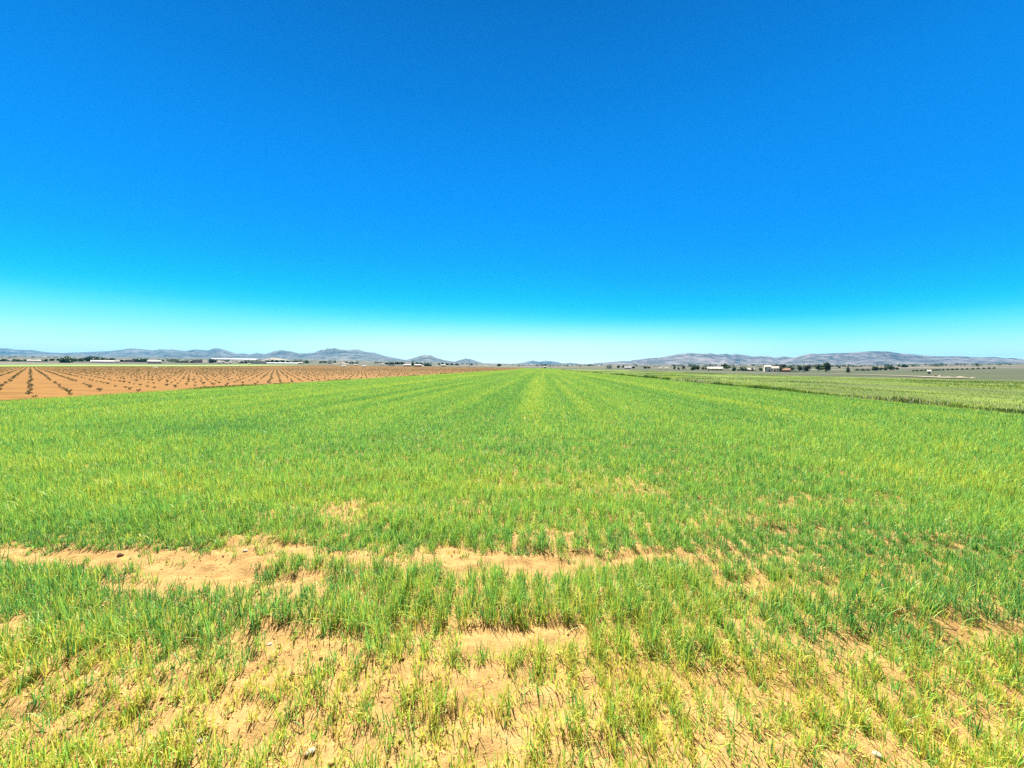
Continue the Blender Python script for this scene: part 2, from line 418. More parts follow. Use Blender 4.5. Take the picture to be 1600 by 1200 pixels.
tag(mesh_obj('dirt_track', tv, tf, M_track, smooth=True), 'pale dirt track in front of the farmhouses', 'track', kind='structure')

# ------------------------------------------------------------------ young wheat
# bare patches: centre x, centre y, half width, half height (photo pixels, turned into ground positions), strength
BARE = [(40, 878, 130, 18, 1), (170, 874, 110, 22, 1), (300, 878, 110, 24, 1), (420, 872, 80, 20, .9), (500, 878, 60, 16, .8),
        (220, 908, 80, 12, .8), (330, 900, 70, 16, .9), (470, 908, 60, 10, .7), (390, 852, 40, 12, .7),
        (560, 880, 40, 16, .8), (620, 884, 45, 12, .6), (670, 880, 40, 14, .9), (712, 878, 36, 22, 1), (775, 884, 46, 16, .95), (850, 881, 66, 15, .95), (925, 877, 60, 15, .95), (980, 872, 40, 14, .85),
        (1020, 868, 60, 15, .7), (1090, 874, 32, 9, .4), (1250, 872, 40, 10, .45), (1440, 855, 60, 7, .5),
        (1150, 918, 45, 16, .7), (1260, 930, 70, 16, .65), (1190, 940, 40, 10, .5),
        (800, 1000, 130, 22, 1), (880, 1008, 50, 16, 1), (690, 1000, 50, 16, .8), (650, 990, 50, 12, .6), (420, 995, 70, 16, .8), (500, 1008, 60, 14, .8),
        (965, 992, 40, 12, .7), (1170, 982, 35, 14, .9), (1090, 992, 40, 12, .6), (1230, 1000, 40, 12, .6), (1450, 985, 50, 14, .8), (1540, 998, 70, 16, .8), (1340, 1000, 40, 12, .5),
        (20, 985, 30, 24, .8), (110, 992, 30, 12, .5), (430, 1050, 45, 40, .8), (380, 1120, 40, 60, .8), (500, 1170, 60, 50, .8), (560, 1080, 50, 30, .6),
        (640, 1060, 60, 25, .6), (760, 1060, 40, 30, .8), (850, 1090, 35, 30, .8), (760, 1150, 60, 50, .5), (690, 1180, 60, 50, .5), (950, 1060, 60, 25, .5),
        (1010, 1050, 35, 22, .6), (1080, 1060, 40, 20, .5), (1300, 1080, 40, 25, .5), (1130, 1050, 40, 20, .5), (1200, 1090, 50, 25, .4), (1110, 1180, 50, 40, .5), (1330, 1180, 60, 30, .5),
        (180, 1060, 40, 20, .3), (200, 1150, 40, 30, .5), (270, 1120, 40, 40, .5), (560, 930, 30, 12, .4), (720, 930, 30, 14, .4), (540, 805, 50, 14, .45), (640, 800, 60, 12, .4), (480, 790, 50, 10, .35),
        (900, 765, 60, 10, .45), (990, 762, 60, 10, .45), (800, 760, 60, 8, .3), (1300, 790, 120, 14, .3), (860, 835, 60, 14, .35), (1090, 830, 50, 12, .35), (440, 840, 60, 14, .5)]

def maps(x, y):
    """plant density, leaf length, yellowness at ground points"""
    z = np.hypot(x, y)
    px, py, dd = proj(x, y, 0.0)
    n1 = fbm(x * 1.6, y * 2.6, 50, 4); n2 = fbm(x * .35, y * .35, 60, 4); n3 = fbm(x * 5, y * 6, 70, 3)
    bare = np.zeros_like(x)
    near = (z < 14)
    jx = (n3 - .5) * 40; jy = (n1 - .5) * 34 + (n3 - .5) * 22
    for cx, cy, rx, ry, s in BARE:
        q = ((px + jx - cx) / (rx * 1.15)) ** 2 + ((py + jy - cy) / (ry * (.86 if 845 < cy < 915 else 1.0))) ** 2
        s = s * .68 if cy > 1030 else (min(1, s * 1.15) if 845 < cy < 915 else s)
        bare = np.maximum(bare, s * (1 - sstep(.55, 1.15, q)) * near)
    band0 = sstep(895, 930, py) * (1 - sstep(975, 1010, py)) * near
    front = sstep(985, 1060, py) * near                       # thin stand nearest the camera
    dens = 0.80 + 0.75 * (n1 - .45) + .25 * (n2 - .5)
    dens = np.where(near, dens * (1 - .08 * front) + .0 * sstep(900, 930, py) * (1 - sstep(970, 1000, py)), dens)
    dens = dens + .2 * sstep(4.5, 7, z) + .25 * sstep(7, 14, z)
    dens = dens - front * np.where(n3 < .42, .35, 0)
    tuft = sstep(.60, .68, fbm(x * 9, y * 9, 75, 2))
    bare = bare * (1 - .65 * tuft * (rng.random(x.shape) < .8))
    dens = np.clip(dens + .04 * front - .10 * band0, .05, 1) * (1 - bare) ** 1.3
    ln = 0.140 + .045 * (n2 - .5) + .07 * (n1 - .5)
    ln = ln * (1 - .30 * front) * (1 - .55 * bare)
    band = sstep(895, 930, py) * (1 - sstep(975, 1010, py)) * near
    ln = ln * (1 - .04 * band)
    edge = np.exp(-((py - 868) / 26.) ** 2) * near
    ln = ln * (1 - .35 * edge)
    # length-wise streaks left by the drill, seen as stripes running to the vanishing point
    st = fbm(x * .55, y * .012, 80, 3); s2 = fbm(x * 1.7, y * .02, 85, 2)
    far = sstep(7, 20, y)
    yel = .49 + .50 * (n2 - .5) + .45 * (n1 - .5) + (.27 + .5 * (n3 - .5)) * front + .2 * bare
    mid = np.exp(-((py - 770) / 60.) ** 2)
    yel = yel + .09 * mid - .02 * band - .10 * edge
    stripes = .32 * (st - .5) + .50 * (s2 - .5) + .30 * (fbm(x * 3.4, y * .015, 87, 2) - .5)
    for xc, w, a in ((-2.6, .8, -.16), (.25, .7, .06), (1.9, .9, -.10), (-9.3, 1.1, -.15), (-5.4, .5, -.06), (6.1, .5, -.08), (9.2, .6, .03), (-13.5, 1.5, .05), (12.5, .4, -.08), (4.2, .4, .06)):
        stripes = stripes + .85 * a * np.exp(-((x - xc) / w) ** 2)
    patch = np.exp(-(((px - 330) / 170.) ** 2 + ((py - 676) / 14.) ** 2)) * -.16
    yel = yel * (1 - .55 * far) + far * (.55 * .56) + far * stripes + patch
    yel = np.where(py < 850, .50 + (yel - .47) * .62, .06 + np.maximum(yel, .36 + .25 * (yel - .36)))
    return np.clip(dens, 0, 1), ln, yel

def wheat():
    VV, LL, ST, TT, TINT = [], [], [], [], []
    vo = 0; lo = 0
    edges = [0.9, 2.2, 3.2, 4.5, 6.5, 9, 13, 20, 30, 45, 70, 110, 180, 300, 540]
    for a, b in zip(edges[:-1], edges[1:]):
        zc = (a + b) / 2
        nd = 6400 * min(1, 4.0 / zc) ** 1.2 * (1.15 if zc < 4 else 1)
        per = (3 if zc < 3.2 else 5) if zc < 9 else (3 if zc < 20 else 1)
        w0 = 0.0046 * max(1, zc / 4.0) ** .62
        half = 1.45 * b + 1
        x0, x1 = max(XL + .1, -half), min(XR - .1, half * 1.0)
        n = int((x1 - x0) * (b - a) * nd / per)
        x = rng.uniform(x0, x1, n); y = rng.uniform(a - (a == .9) * 0, b, n)
        y = y + 0
        # drill rows
        if zc < 30:
            sp = 0.17
            xr_ = np.round(x / sp) * sp + rng.normal(0, .022, n) + .03 * (fbm(x * .6, y * .6, 90, 2) - .5)
            x = np.where(rng.random(n) < (.45 if zc < 5 else .22), xr_, x)
        px, py, dd = proj(x, y, 0)
        k = (px > -160) & (px < 1760) & (dd > .3)
        x = x[k]; y = y[k]
        dn, ln, yl = maps(x, y)
        k = rng.random(len(x)) < dn
        x, y, ln, yl, dn = x[k], y[k], ln[k], yl[k], dn[k]
        ptint = yl + rng.normal(0, 1, len(x)) * np.where(y < 4, .25, .15); psz = np.exp(rng.normal(0, .22, len(x)))
        x = np.repeat(x, per); y = np.repeat(y, per); ln = np.repeat(ln * psz, per); pt = np.repeat(ptint, per)
        m = len(x)
        sp_ = (.012 if zc < 9 else .03) if per > 1 else .001
        x = x + rng.normal(0, sp_, m); y = y + rng.normal(0, sp_, m)
        z = terrain(x, y) + relief(x, y) - .006
        L = ln * rng.uniform(.5, 1.15, m) * (1 if zc < 70 else 1.05)
        low = rng.random(m) < (.22 if zc < 20 else .1)
        th = np.abs(rng.normal(0, .17, m)) + .04; th = np.where(low, rng.uniform(.6, 1.25, m), th)
        L = np.where(low, L * .65, L)
        ka = rng.uniform(.0, .5, m) + np.where(rng.random(m) < .22, 1.1, 0)
        ph = rng.uniform(0, 2 * math.pi, m); fa = ph + rng.normal(math.pi / 2, .5, m)
        w = w0 * rng.uniform(.65, 1.25, m)
        tint = pt + rng.normal(0, .13, m) + np.where(low, .22, 0)
        hx, hy = np.cos(ph), np.sin(ph); sx_, sy_ = np.cos(fa), np.sin(fa)
        if zc < 13: ts, ws = [0, .38, .72, 1], [.7, 1, .72, 0]
        elif zc < 70: ts, ws = [0, .55, 1], [.9, 1, 0]
        else: ts, ws = [0, 1], [1.25, 0]
        rows = []
        cx = np.zeros(m); cz = np.zeros(m); pv = 0
        tp_ = []
        for t, wf in zip(ts, ws):
            dt = t - pv; ang = th + ka * (t + pv) * .5
            cx = cx + np.sin(ang) * L * dt; cz = cz + np.cos(ang) * L * dt; pv = t
            bx = x + hx * cx; by = y + hy * cx; bz = z + cz
            if wf > 0:
                rows.append(np.stack([bx - sx_ * w * wf / 2, by - sy_ * w * wf / 2, bz], -1))
                rows.append(np.stack([bx + sx_ * w * wf / 2, by + sy_ * w * wf / 2, bz], -1))
                tp_ += [t, t]
            else:
                rows.append(np.stack([bx, by, bz], -1)); tp_.append(t)
        nv = len(rows)
        V = np.stack(rows, 1).reshape(-1, 3)
        base = vo + np.arange(m) * nv
        lp = []; tot = []
        ns = len(ts) - 1
        for s in range(ns):
            if s < ns - 1: lp += [2 * s, 2 * s + 1, 2 * s + 3, 2 * s + 2]; tot.append(4)
            else: lp += [2 * s, 2 * s + 1, 2 * s + 2]; tot.append(3)
        lp = np.array(lp)
        LLb = (base[:, None] + lp[None]).reshape(-1)
        tot = np.tile(tot, m)
        st_ = lo + np.concatenate([[0], np.cumsum(tot)[:-1]])
        VV.append(V); LL.append(LLb); ST.append(st_); TT.append(tot)
        tt = tint[:, None] + (np.array(tp_)[None] - .5) * .12
        TINT.append(np.clip(tt, 0, 1).reshape(-1))
        vo += m * nv; lo += len(LLb)
    me = np_mesh('young_wheat', np.concatenate(VV), np.concatenate(LL), np.concatenate(ST), np.concatenate(TT), M_crop, {'tint': np.concatenate(TINT)})
    print('wheat verts', vo)
    return tag(link(bpy.data.objects.new('young_wheat', me)), 'bright green young wheat covering the whole field', 'crop', kind='stuff')
wheat()

# generic herb blades (verge, meadow, edges): x, y, z, length, width, tint arrays -> one mesh
def herb_mesh(name, x, y, z, L, w, tint, mat, tilt=.45):
    m = len(x)
    ph = rng.uniform(0, 2 * math.pi, m); th = np.abs(rng.normal(0, tilt, m)); fa = rng.uniform(0, 2 * math.pi, m)
    hx, hy = np.cos(ph) * np.sin(th), np.sin(ph) * np.sin(th); hz = np.cos(th)
    sx_, sy_ = np.cos(fa) * w / 2, np.sin(fa) * w / 2
    def P(t, s): return np.stack([x + hx * L * t + s * sx_, y + hy * L * t + s * sy_, z + hz * L * t * (1 - .15 * t)], -1)
    V = np.stack([P(0, -.6), P(0, .6), P(.6, 1), P(1, 0), P(.6, -1)], 1).reshape(-1, 3)
    lp = (np.arange(m)[:, None] * 5 + np.arange(5)[None]).reshape(-1)
    me = np_mesh(name, V, lp, np.arange(m) * 5, np.full(m, 5), mat, {'tint': np.repeat(np.clip(tint, 0, 1), 5)})
    return link(bpy.data.objects.new(name, me))

# weedy verge along the right edge of the wheat
n = 90000
y = np.exp(rng.uniform(math.log(4), math.log(420), n)); x = XR + .15 + np.abs(rng.normal(0, .95, n)) + .15 * (vnoise(y * .3, y * 0, 7))
n1 = .5 + 1.3 * (fbm(x * .8, y * .42, 101, 4) - .5)
k = rng.random(n) < np.clip(.15 + 1.7 * (n1 - .28), 0, 1); x, y, n1 = x[k], y[k], n1[k]; m = len(x)
L = (.18 + .75 * np.clip(n1 - .40, 0, 1)) * rng.uniform(.6, 1.2, m) * (1 - .6 * sstep(.6, 1.8, x - XR)); w = .012 * np.maximum(1, y / 16) ** .7 * rng.uniform(.7, 1.4, m)
tint = .20 + .36 * sstep(.3, 1.0, x - XR) + .65 * (fbm(x * .7, y * .25, 111, 3) - .5) + rng.normal(0, .12, m) + .12 * sstep(.8, 2.5, x - XR)
fl = (rng.random(m) < .30 * sstep(.48, .62, fbm(x * .3, y * .12, 121, 3)))
tint = np.where(fl, rng.choice([.92, 1.0, .98, .86], m), tint)
tag(herb_mesh('verge_weeds', x, y, meadow_z(x, y), L, w, tint, M_meadow), 'tall flowering weeds along the edge of the wheat', 'weeds', kind='stuff')
# meadow
n = 170000
y = np.exp(rng.uniform(math.log(6), math.log(300), n)); x = rng.uniform(XR + 1.2, MXR, n)
k = x < 1.5 * y + 10; x, y = x[k], y[k]
n1 = fbm(x * .12, y * .05, 131, 4); k = rng.random(len(x)) < np.clip(.2 + 2.2 * (n1 - .34), .08, 1); x, y, n1 = x[k], y[k], n1[k]; m = len(x)
L = (.07 + .2 * np.clip(n1 - .3, 0, 1)) * rng.uniform(.5, 1.2, m); w = .016 * np.maximum(1, y / 18) ** .75
tint = .50 + 2.0 * (fbm(x * .13, y * .06, 141, 4) - .5) + rng.normal(0, .10, m) - .13 * sstep(35, 60, x)
tint = np.where(rng.random(m) < .008, .9, np.clip(tint, 0, .72))
tag(herb_mesh('meadow_grass', x, y, meadow_z(x, y), L, w, tint, M_meadow), 'rough yellow-green grass of the fallow meadow', 'grass', kind='stuff')
# thin weeds at the vineyard edge
n = 30000
y = np.exp(rng.uniform(math.log(8), math.log(480), n)); x = XL - np.abs(rng.normal(0, .28, n)) + .1
n1 = fbm(y * .16, y * 0 + 3, 151, 3); k = rng.random(n) < np.clip(.25 + 2.0 * (n1 - .35), .05, 1); x, y, n1 = x[k], y[k], n1[k]; m = len(x)
L = (.16 + .3 * np.clip(n1 - .4, 0, 1)) * rng.uniform(.5, 1.2, m); w = .012 * np.maximum(1, y / 18) ** .75
pale = fbm(y * .09, y * 0 + 9, 161, 3) > .56
tint = np.where(pale & (rng.random(m) < .6), rng.uniform(.8, 1, m), .12 + rng.normal(0, .1, m))
tag(herb_mesh('field_edge_weeds', x, y, terrain(x, y), L, w, tint, M_meadow), 'dark weeds and pale dry grass on the vineyard edge', 'weeds', kind='stuff')

# ------------------------------------------------------------------ leaf clusters, trees
def leaf_cloud(centres, radii, n, size, seed, squash=.8):
    r = np.random.default_rng(seed); c = np.array(centres, float); rad = np.array(radii, float)
    pick = r.choice(len(c), n, p=rad ** 2 / (rad ** 2).sum())
    d = r.normal(size=(n, 3)); d /= np.linalg.norm(d, axis=1)[:, None]
    rr_ = r.random(n) ** .45
    p = c[pick] + d * (rad[pick] * rr_)[:, None] * np.array([1, 1, squash])
    u = r.normal(size=(n, 3)); u /= np.linalg.norm(u, axis=1)[:, None]
    v = np.cross(u, r.normal(size=(n, 3))); v /= np.linalg.norm(v, axis=1)[:, None]
    s = size * r.uniform(.6, 1.4, n)[:, None]
    V = np.stack([p - u * s * .5 - v * s * .28, p + u * s * .5 - v * s * .2, p + u * s * .65 + v * s * .25, p - u * s * .4 + v * s * .32], 1).reshape(-1, 3)
    t = np.clip(.5 + r.normal(0, .18, n) + (r.random(len(c))[pick] - .5) * .7, 0, 1)
    return V, np.repeat(t, 4)

def cloud_mesh(name, V, t, mat):
    n = len(V) // 4
    return np_mesh(name, V, np.arange(n * 4), np.arange(n) * 4, np.full(n, 4), mat, {'tint': t})

def tube(path, rad, sides=6):
    V, Fc = [], []
    for i, (p, r) in enumerate(zip(path, rad)):
        a = Vector(path[min(i + 1, len(path) - 1)]) - Vector(path[max(i - 1, 0)])
        q = a.to_track_quat('Z', 'Y')
        for k in range(sides):
            V.append(Vector(p) + q @ Vector((math.cos(2 * math.pi * k / sides) * r, math.sin(2 * math.pi * k / sides) * r, 0)))
    for i in range(len(path) - 1):
        for k in range(sides):
            k2 = (k + 1) % sides
            Fc.append((i * sides + k, i * sides + k2, (i + 1) * sides + k2, (i + 1) * sides + k))
    Fc.append(tuple(range(sides))[::-1]); Fc.append(tuple(range((len(path) - 1) * sides, len(path) * sides)))
    return V, Fc

def join(parts):
    V, Fc = [], []
    for v, f in parts:
        o = len(V); V += list(v); Fc += [tuple(i + o for i in q) for q in f]
    return V, Fc

def make_tree(name, loc, h, w, shape, mat, label, group=None, seed=0, n=700):
    r = random.Random(seed)
    root = empty(name, loc, r.uniform(0, 6.28)); tag(root, label, 'tree', group)
    if shape == 'round': th, c0, sq = .30, .26, .85
    elif shape == 'cypress': th, c0, sq = .9, .08, 1.0
    elif shape == 'umbrella': th, c0, sq = .62, .55, .5
    elif shape == 'bush': th, c0, sq = .3, .04, .85
    else: th, c0, sq = .35, .2, .9
    parts = [tube([(0, 0, -.1), (r.uniform(-.02, .02) * h, 0, h * th * .5), (r.uniform(-.04, .04) * h, r.uniform(-.03, .03) * h, h * th)], [h * .035, h * .026, h * .014])]
    cs, rs = [], []
    if shape == 'cypress':
        for k in range(9):
            t = k / 8; cs.append((r.uniform(-.05, .05) * w, r.uniform(-.05, .05) * w, h * (.1 + .82 * t))); rs.append(w * .5 * (.55 + .5 * math.sin(math.pi * min(1, t * .85 + .2))) * (1 - .45 * t))
    else:
        for k in range(11):
            a = r.uniform(0, 6.28); q = math.sqrt(r.random()) * .33 * w; t = r.random()
            hz = h * (c0 + .12 + (1 - c0 - .3) * t)
            cs.append((math.cos(a) * q * (1.1 - .5 * t), math.sin(a) * q * (1.1 - .5 * t), hz)); rs.append(r.uniform(.20, .30) * w)
            if k < 6: parts.append(tube([(0, 0, h * th * r.uniform(.5, .95)), (cs[-1][0] * .5, cs[-1][1] * .5, (hz + h * th) / 2), cs[-1]], [h * .014, h * .009, h * .004], 5))
        top = h - max(c[2] + q * sq for c, q in zip(cs, rs))
        cs = [(c[0], c[1], c[2] + top) for c in cs]
    V, Fc = join(parts)
    mesh_obj('trunk', V, Fc, M_bark, root)
    V, t = leaf_cloud(cs, rs, n, max(.1 * w, .07 * h), seed + 7, sq)
    link(bpy.data.objects.new('crown', cloud_mesh('crown', V, t, mat)), root)
    return root

# ------------------------------------------------------------------ vineyard: low bush vines in a square planting
VA, VB = 1.95, 2.53
def vine_meshes(seed):
    r = random.Random(seed); parts = []
    parts.append(tube([(0, 0, -.05), (r.uniform(-.03, .03), r.uniform(-.03, .03), .08), (r.uniform(-.05, .05), r.uniform(-.05, .05), .17)], [.06, .05, .06], 7))
    cs, rs = [], []
    for k in range(5):
        a = k * 1.26 + r.uniform(-.4, .4); q = r.uniform(.14, .30)
        e = (math.cos(a) * q, math.sin(a) * q, r.uniform(.12, .32))
        parts.append(tube([(0, 0, .14), (e[0] * .6, e[1] * .6, .17), e], [.035, .026, .012], 5))
        cs.append((e[0], e[1], e[2] + .02)); rs.append(r.uniform(.10, .17))
    V, Fc = join(parts)
    tm = bpy.data.meshes.new('trunk'); tm.from_pydata([tuple(v) for v in V], [], Fc); tm.materials.append(M_bark)
    V, t = leaf_cloud(cs, rs, 150, .07, seed, .8)
    return tm, cloud_mesh('foliage', V, t, M_vineleaf)
variants = [vine_meshes(k) for k in range(6)]
gx = np.arange(XL - 2.0, VXL + 3, -VB); gy = np.arange(4.90, VYF - 4, VA)
GX, GY = np.meshgrid(gx, gy); GX = GX.ravel() + rng.normal(0, .07, GX.size); GY = GY.ravel() + rng.normal(0, .07, GY.size)
k = rng.random(len(GX)) > .10; GX, GY = GX[k], GY[k]
px, py, dd = proj(GX, GY, 0.2)
k = (px > -90) & (px < 1000) & (dd > 1); GX, GY, px, dd = GX[k], GY[k], px[k], dd[k]
vis = np.argsort(np.where(px > -4, dd, 1e9))
sel = vis[:300]; rest = vis[300:]
for i, j in enumerate(sel):
    tm, fm = variants[i % 6]
    x_, y_ = float(GX[j]), float(GY[j])
    root = empty('bush_vine', (x_, y_, float(terrain(x_, y_)) + .02), rng.uniform(0, 6.28)); s = float(rng.uniform(.30, .54)); root.scale = (s, s, s)
    tag(root, 'low dark bush vine just sprouting on bare orange soil', 'vine', 'bush vines planted in a square grid')
    link(bpy.data.objects.new('trunk', tm), root); link(bpy.data.objects.new('foliage', fm), root)
# the other thousands, one mass
d_ = dd[rest]; nl = np.where(d_ < 60, 26, np.where(d_ < 130, 12, 6)); 
x = np.repeat(GX[rest], nl); y = np.repeat(GY[rest], nl); dl = np.repeat(d_, nl); m = len(x)
x0_, y0_ = x.copy(), y.copy()
x = x + rng.normal(0, .12, m); y = y + rng.normal(0, .12, m)
z = terrain(x, y) + .02 + rng.random(m) * .15
tag(herb_mesh('far_vines', x, y, z, np.full(m, .17) * rng.uniform(.6, 1.3, m), .055 * np.where(dl < 60, 1, np.where(dl < 130, 1.6, 2.4)), .4 + rng.normal(0, .25, m), M_vineleaf, 1.0),
    'thousands of low bush vines stretching into the distance', 'vines', kind='stuff')
print('vines', len(sel), len(rest))

# ------------------------------------------------------------------ background trees
T = []
def tree_at(px, ytop, ybase, wpx, shape, mat, label, group=None, name='field_tree', zr=(150, 1400)):
    x, y, z, Z = on_ground(px, ybase, *zr)
    h = max((ybase - ytop) * Z / F, 1.2); w = max(wpx * Z / F, .8) * 1.12
    T.append((px, ybase, round(Z), round(h, 1)))
    return make_tree(name, (x, y, z), h, w, shape, mat, label, group, seed=int(px * 7 + ybase))

LT = (250, 900)
tree_at(103, 555.8, 567, 18, 'round', M_treeleaf, 'broad round green tree standing alone beyond the vineyard', name='broad_tree', zr=LT)
tree_at(147, 556.6, 564.5, 25, 'umbrella', M_treeleaf, 'wide flat-topped dark pine behind the long white farm shed', name='umbrella_pine', zr=LT)
tree_at(176, 559, 565.5, 8, 'round', M_treeleaf, 'small dark tree at the end of the long white shed', zr=LT)
tree_at(222, 559.6, 565.5, 18, 'umbrella', M_treeleaf, 'wide dark pine just before the cream barn', name='umbrella_pine', zr=LT)
tree_at(333, 560, 567.4, 11, 'round', M_treeleaf, 'dark round tree beside the cluster of small white huts', zr=LT)
tree_at(645, 563.4, 572, 5.5, 'cypress', M_treeleaf, 'tall slim dark cypress beside the pale pink-walled hut', name='cypress', zr=(300, 900))
tree_at(668, 566.3, 572, 14, 'bush', M_treeleaf, 'wide dark bushy tree between the two pale huts', zr=(300, 900))
for px, yt, yb, w in ((5, 560, 564.5, 14), (27, 561, 565, 17), (41, 561, 564.8, 9), (52, 560.6, 564.6, 8), (63, 561.2, 565, 9), (72, 560.5, 565, 6), (79.5, 560, 565.4, 4), (84, 560, 565.4, 4), (91, 560, 565.4, 4),
                      (118, 560, 565, 9), (127, 559.5, 565, 9), (163, 561, 565.5, 6), (168, 560, 565.5, 7), (190, 561.5, 565.5, 9), (199, 561.5, 565.5, 8), (215, 561, 565.4, 8), (277, 561.5, 565.8, 8), (284, 562, 565.8, 7),
                      (292, 562, 566, 8), (300, 562, 566, 7), (378, 563.2, 567, 8), (386, 563.4, 567, 7), (394, 563.2, 567, 7)):
    tree_at(px, yt, yb, w, 'round', M_treeleaf, 'small dark green tree in the distant line beyond the vineyard', 'small trees in the line beyond the vineyard', 'small_tree', LT)
for px, yt, yb, w in ((418, 563, 567.5, 8), (426, 562.8, 567.5, 8), (434, 562.4, 567.5, 8), (442, 562.6, 567.5, 8), (450, 563.4, 567.5, 8), (458, 564, 567.5, 7), (480, 564, 568, 5), (541, 564.5, 568.5, 7), (549, 564.2, 568.5, 8), (557, 564.5, 568.5, 8),
                      (604, 566, 569.5, 8), (612, 565.3, 569.5, 9), (621, 564.8, 569.5, 9), (629, 565, 569.5, 8), (652, 565.5, 570, 7), (658, 566, 570.5, 6), (686, 566.4, 571.5, 4), (691, 566, 571, 5), (698, 566.6, 570.5, 6), (706, 567, 570.5, 7), (714, 567.2, 570.5, 7), (737, 567, 571, 4.5), (780, 568, 572.4, 7)):
    tree_at(px, yt, yb, w, 'round', M_treeleaf, 'small dark tree far off above the grey field behind the vines', 'small dark trees above the grey field', 'small_tree', (420, 1400))

RT = (160, 900)
tree_at(1134, 567.4, 578.3, 12, 'round', M_treeleaf, 'dark round-headed tree beside the low cream farm building', name='broad_tree', zr=RT)
tree_at(1160, 573, 579.4, 16, 'bush', M_olive, 'wide olive-green thicket before the cream-roofed shed', zr=RT)
tree_at(1147, 573, 579.6, 8, 'bush', M_treeleaf, 'low dark bush beside the pale field post', zr=RT)
tree_at(1222, 569.6, 577.5, 15, 'umbrella', M_treeleaf, 'dark spreading tree rising behind the roofless stone ruin', zr=RT)
tree_at(1236, 572, 579, 9, 'round', M_treeleaf, 'dark tree between the ruin and the white pillar', zr=RT)
tree_at(1249, 570.6, 580.3, 10, 'round', M_treeleaf, 'grey-green tree just past the white pillar', zr=RT)
tree_at(1260, 569.8, 580.6, 13, 'round', M_olive, 'lighter green round tree past the farmhouse', name='broad_tree', zr=RT)
tree_at(1278, 568.6, 581.2, 11, 'round', M_treeleaf, 'dark narrow tree touching the tallest tree by the track', zr=RT)
tree_at(1290, 566.3, 581.6, 17, 'tall', M_treeleaf, 'tallest dark tree by the pale track', name='broad_tree', zr=RT)
tree_at(1325, 571.8, 582, 6, 'cypress', M_treeleaf, 'small upright dark tree alone beside the track', name='cypress', zr=RT)
tree_at(1368, 571.8, 579, 11, 'round', M_treeleaf, 'round bushy tree in the clump before the far terraces', zr=RT)
tree_at(1391, 570.6, 579, 10, 'round', M_treeleaf, 'taller dark tree at the end of the far clump', zr=RT)
tree_at(1413, 568.6, 574, 9, 'round', M_treeleaf, 'lone dark tree on the rise above the olive row', zr=(300, 1400))
tree_at(1472, 565.6, 568, 5, 'bush', M_treeleaf, 'tiny dark bush high on the slope below the ridge', zr=(500, 3000))
for px, yt, yb, w in ((966, 570.4, 575.6, 5.5), (974, 570.2, 575.6, 6), (981, 571, 575.5, 5), (990, 572, 575.8, 6), (1008, 572, 576.4, 6), (1014, 572.4, 576.4, 5), (1054, 572.6, 578, 5), (1060, 574, 578, 4), (1068, 571, 578.4, 6), (1084, 572, 579, 8), (1090, 572, 579, 7),
                      (1098, 573, 579.2, 5), (1103, 573.6, 579.2, 4), (1176, 574, 579.6, 8), (1188, 574.6, 580, 7), (1312, 571, 574.6, 5), (1340, 576, 579, 6), (1348, 576, 579.2, 7), (1356, 575.8, 579.2, 7), (1376, 574, 579.2, 6), (1383, 572.6, 579.2, 7), (1402, 574, 578.6, 5)):
    tree_at(px, yt, yb, w, 'round', M_treeleaf if px % 3 else M_olive, 'small tree along the track near the distant farms', 'small trees near the distant farms', 'small_tree', RT)
olx = np.array([1427, 1433, 1440, 1446, 1451, 1457, 1463, 1468, 1474, 1481, 1488, 1495, 1503, 1511, 1520, 1528.5, 1537, 1545.5, 1553.5])
for q in olx:
    yb = 580.3 - (q - 1427) / 127 * 4.2
    tree_at(float(q), yb - 2.6, yb, 4.2, 'bush', M_olive, 'small round olive tree in the long single row', 'olive trees in one row on the slope', 'olive_tree', (170, 900))
print('mountain top', max(max(v.co.z for v in o.data.vertices) for o in scene.objects if o.get('category') in ('mountain',)) if 0 else '')
print('trees', [t for t in T if t[0] in (103, 147, 645, 1134, 1290, 1325, 1446)])

# ------------------------------------------------------------------ background buildings
def box(x0, x1, y0, y1, z0, z1):
    v = [(x0, y0, z0), (x1, y0, z0), (x1, y1, z0), (x0, y1, z0), (x0, y0, z1), (x1, y0, z1), (x1, y1, z1), (x0, y1, z1)]
    f = [(0, 3, 2, 1), (4, 5, 6, 7), (0, 1, 5, 4), (1, 2, 6, 5), (2, 3, 7, 6), (3, 0, 4, 7)]
    return v, f

def gable_walls(w, d, h, rise):
    v = [(-w/2, 0, -.5), (w/2, 0, -.5), (w/2, d, -.5), (-w/2, d, -.5), (-w/2, 0, h), (w/2, 0, h), (w/2, d, h), (-w/2, d, h), (-w/2, d/2, h + rise), (w/2, d/2, h + rise)]
    f = [(0, 1, 5, 4), (2, 3, 7, 6), (1, 2, 6, 9, 5), (3, 0, 4, 8, 7), (0, 3, 2, 1)]
    return v, f

def gable_roof(w, d, h, rise, over=.3, t=.18):
    k = rise / (d / 2); e = over; v = []
    for zoff in (0.02, t):
        v += [(-w/2 - e, -e, h - k * e + zoff), (w/2 + e, -e, h - k * e + zoff), (w/2 + e, d/2, h + rise + zoff), (-w/2 - e, d/2, h + rise + zoff), (w/2 + e, d + e, h - k * e + zoff), (-w/2 - e, d + e, h - k * e + zoff)]
    f = [(0, 3, 2, 1), (3, 5, 4, 2), (6, 7, 8, 9), (9, 8, 10, 11), (0, 1, 7, 6), (4, 5, 11, 10), (1, 2, 8, 7), (2, 4, 10, 8), (5, 3, 9, 11), (3, 0, 6, 9)]
    return v, f

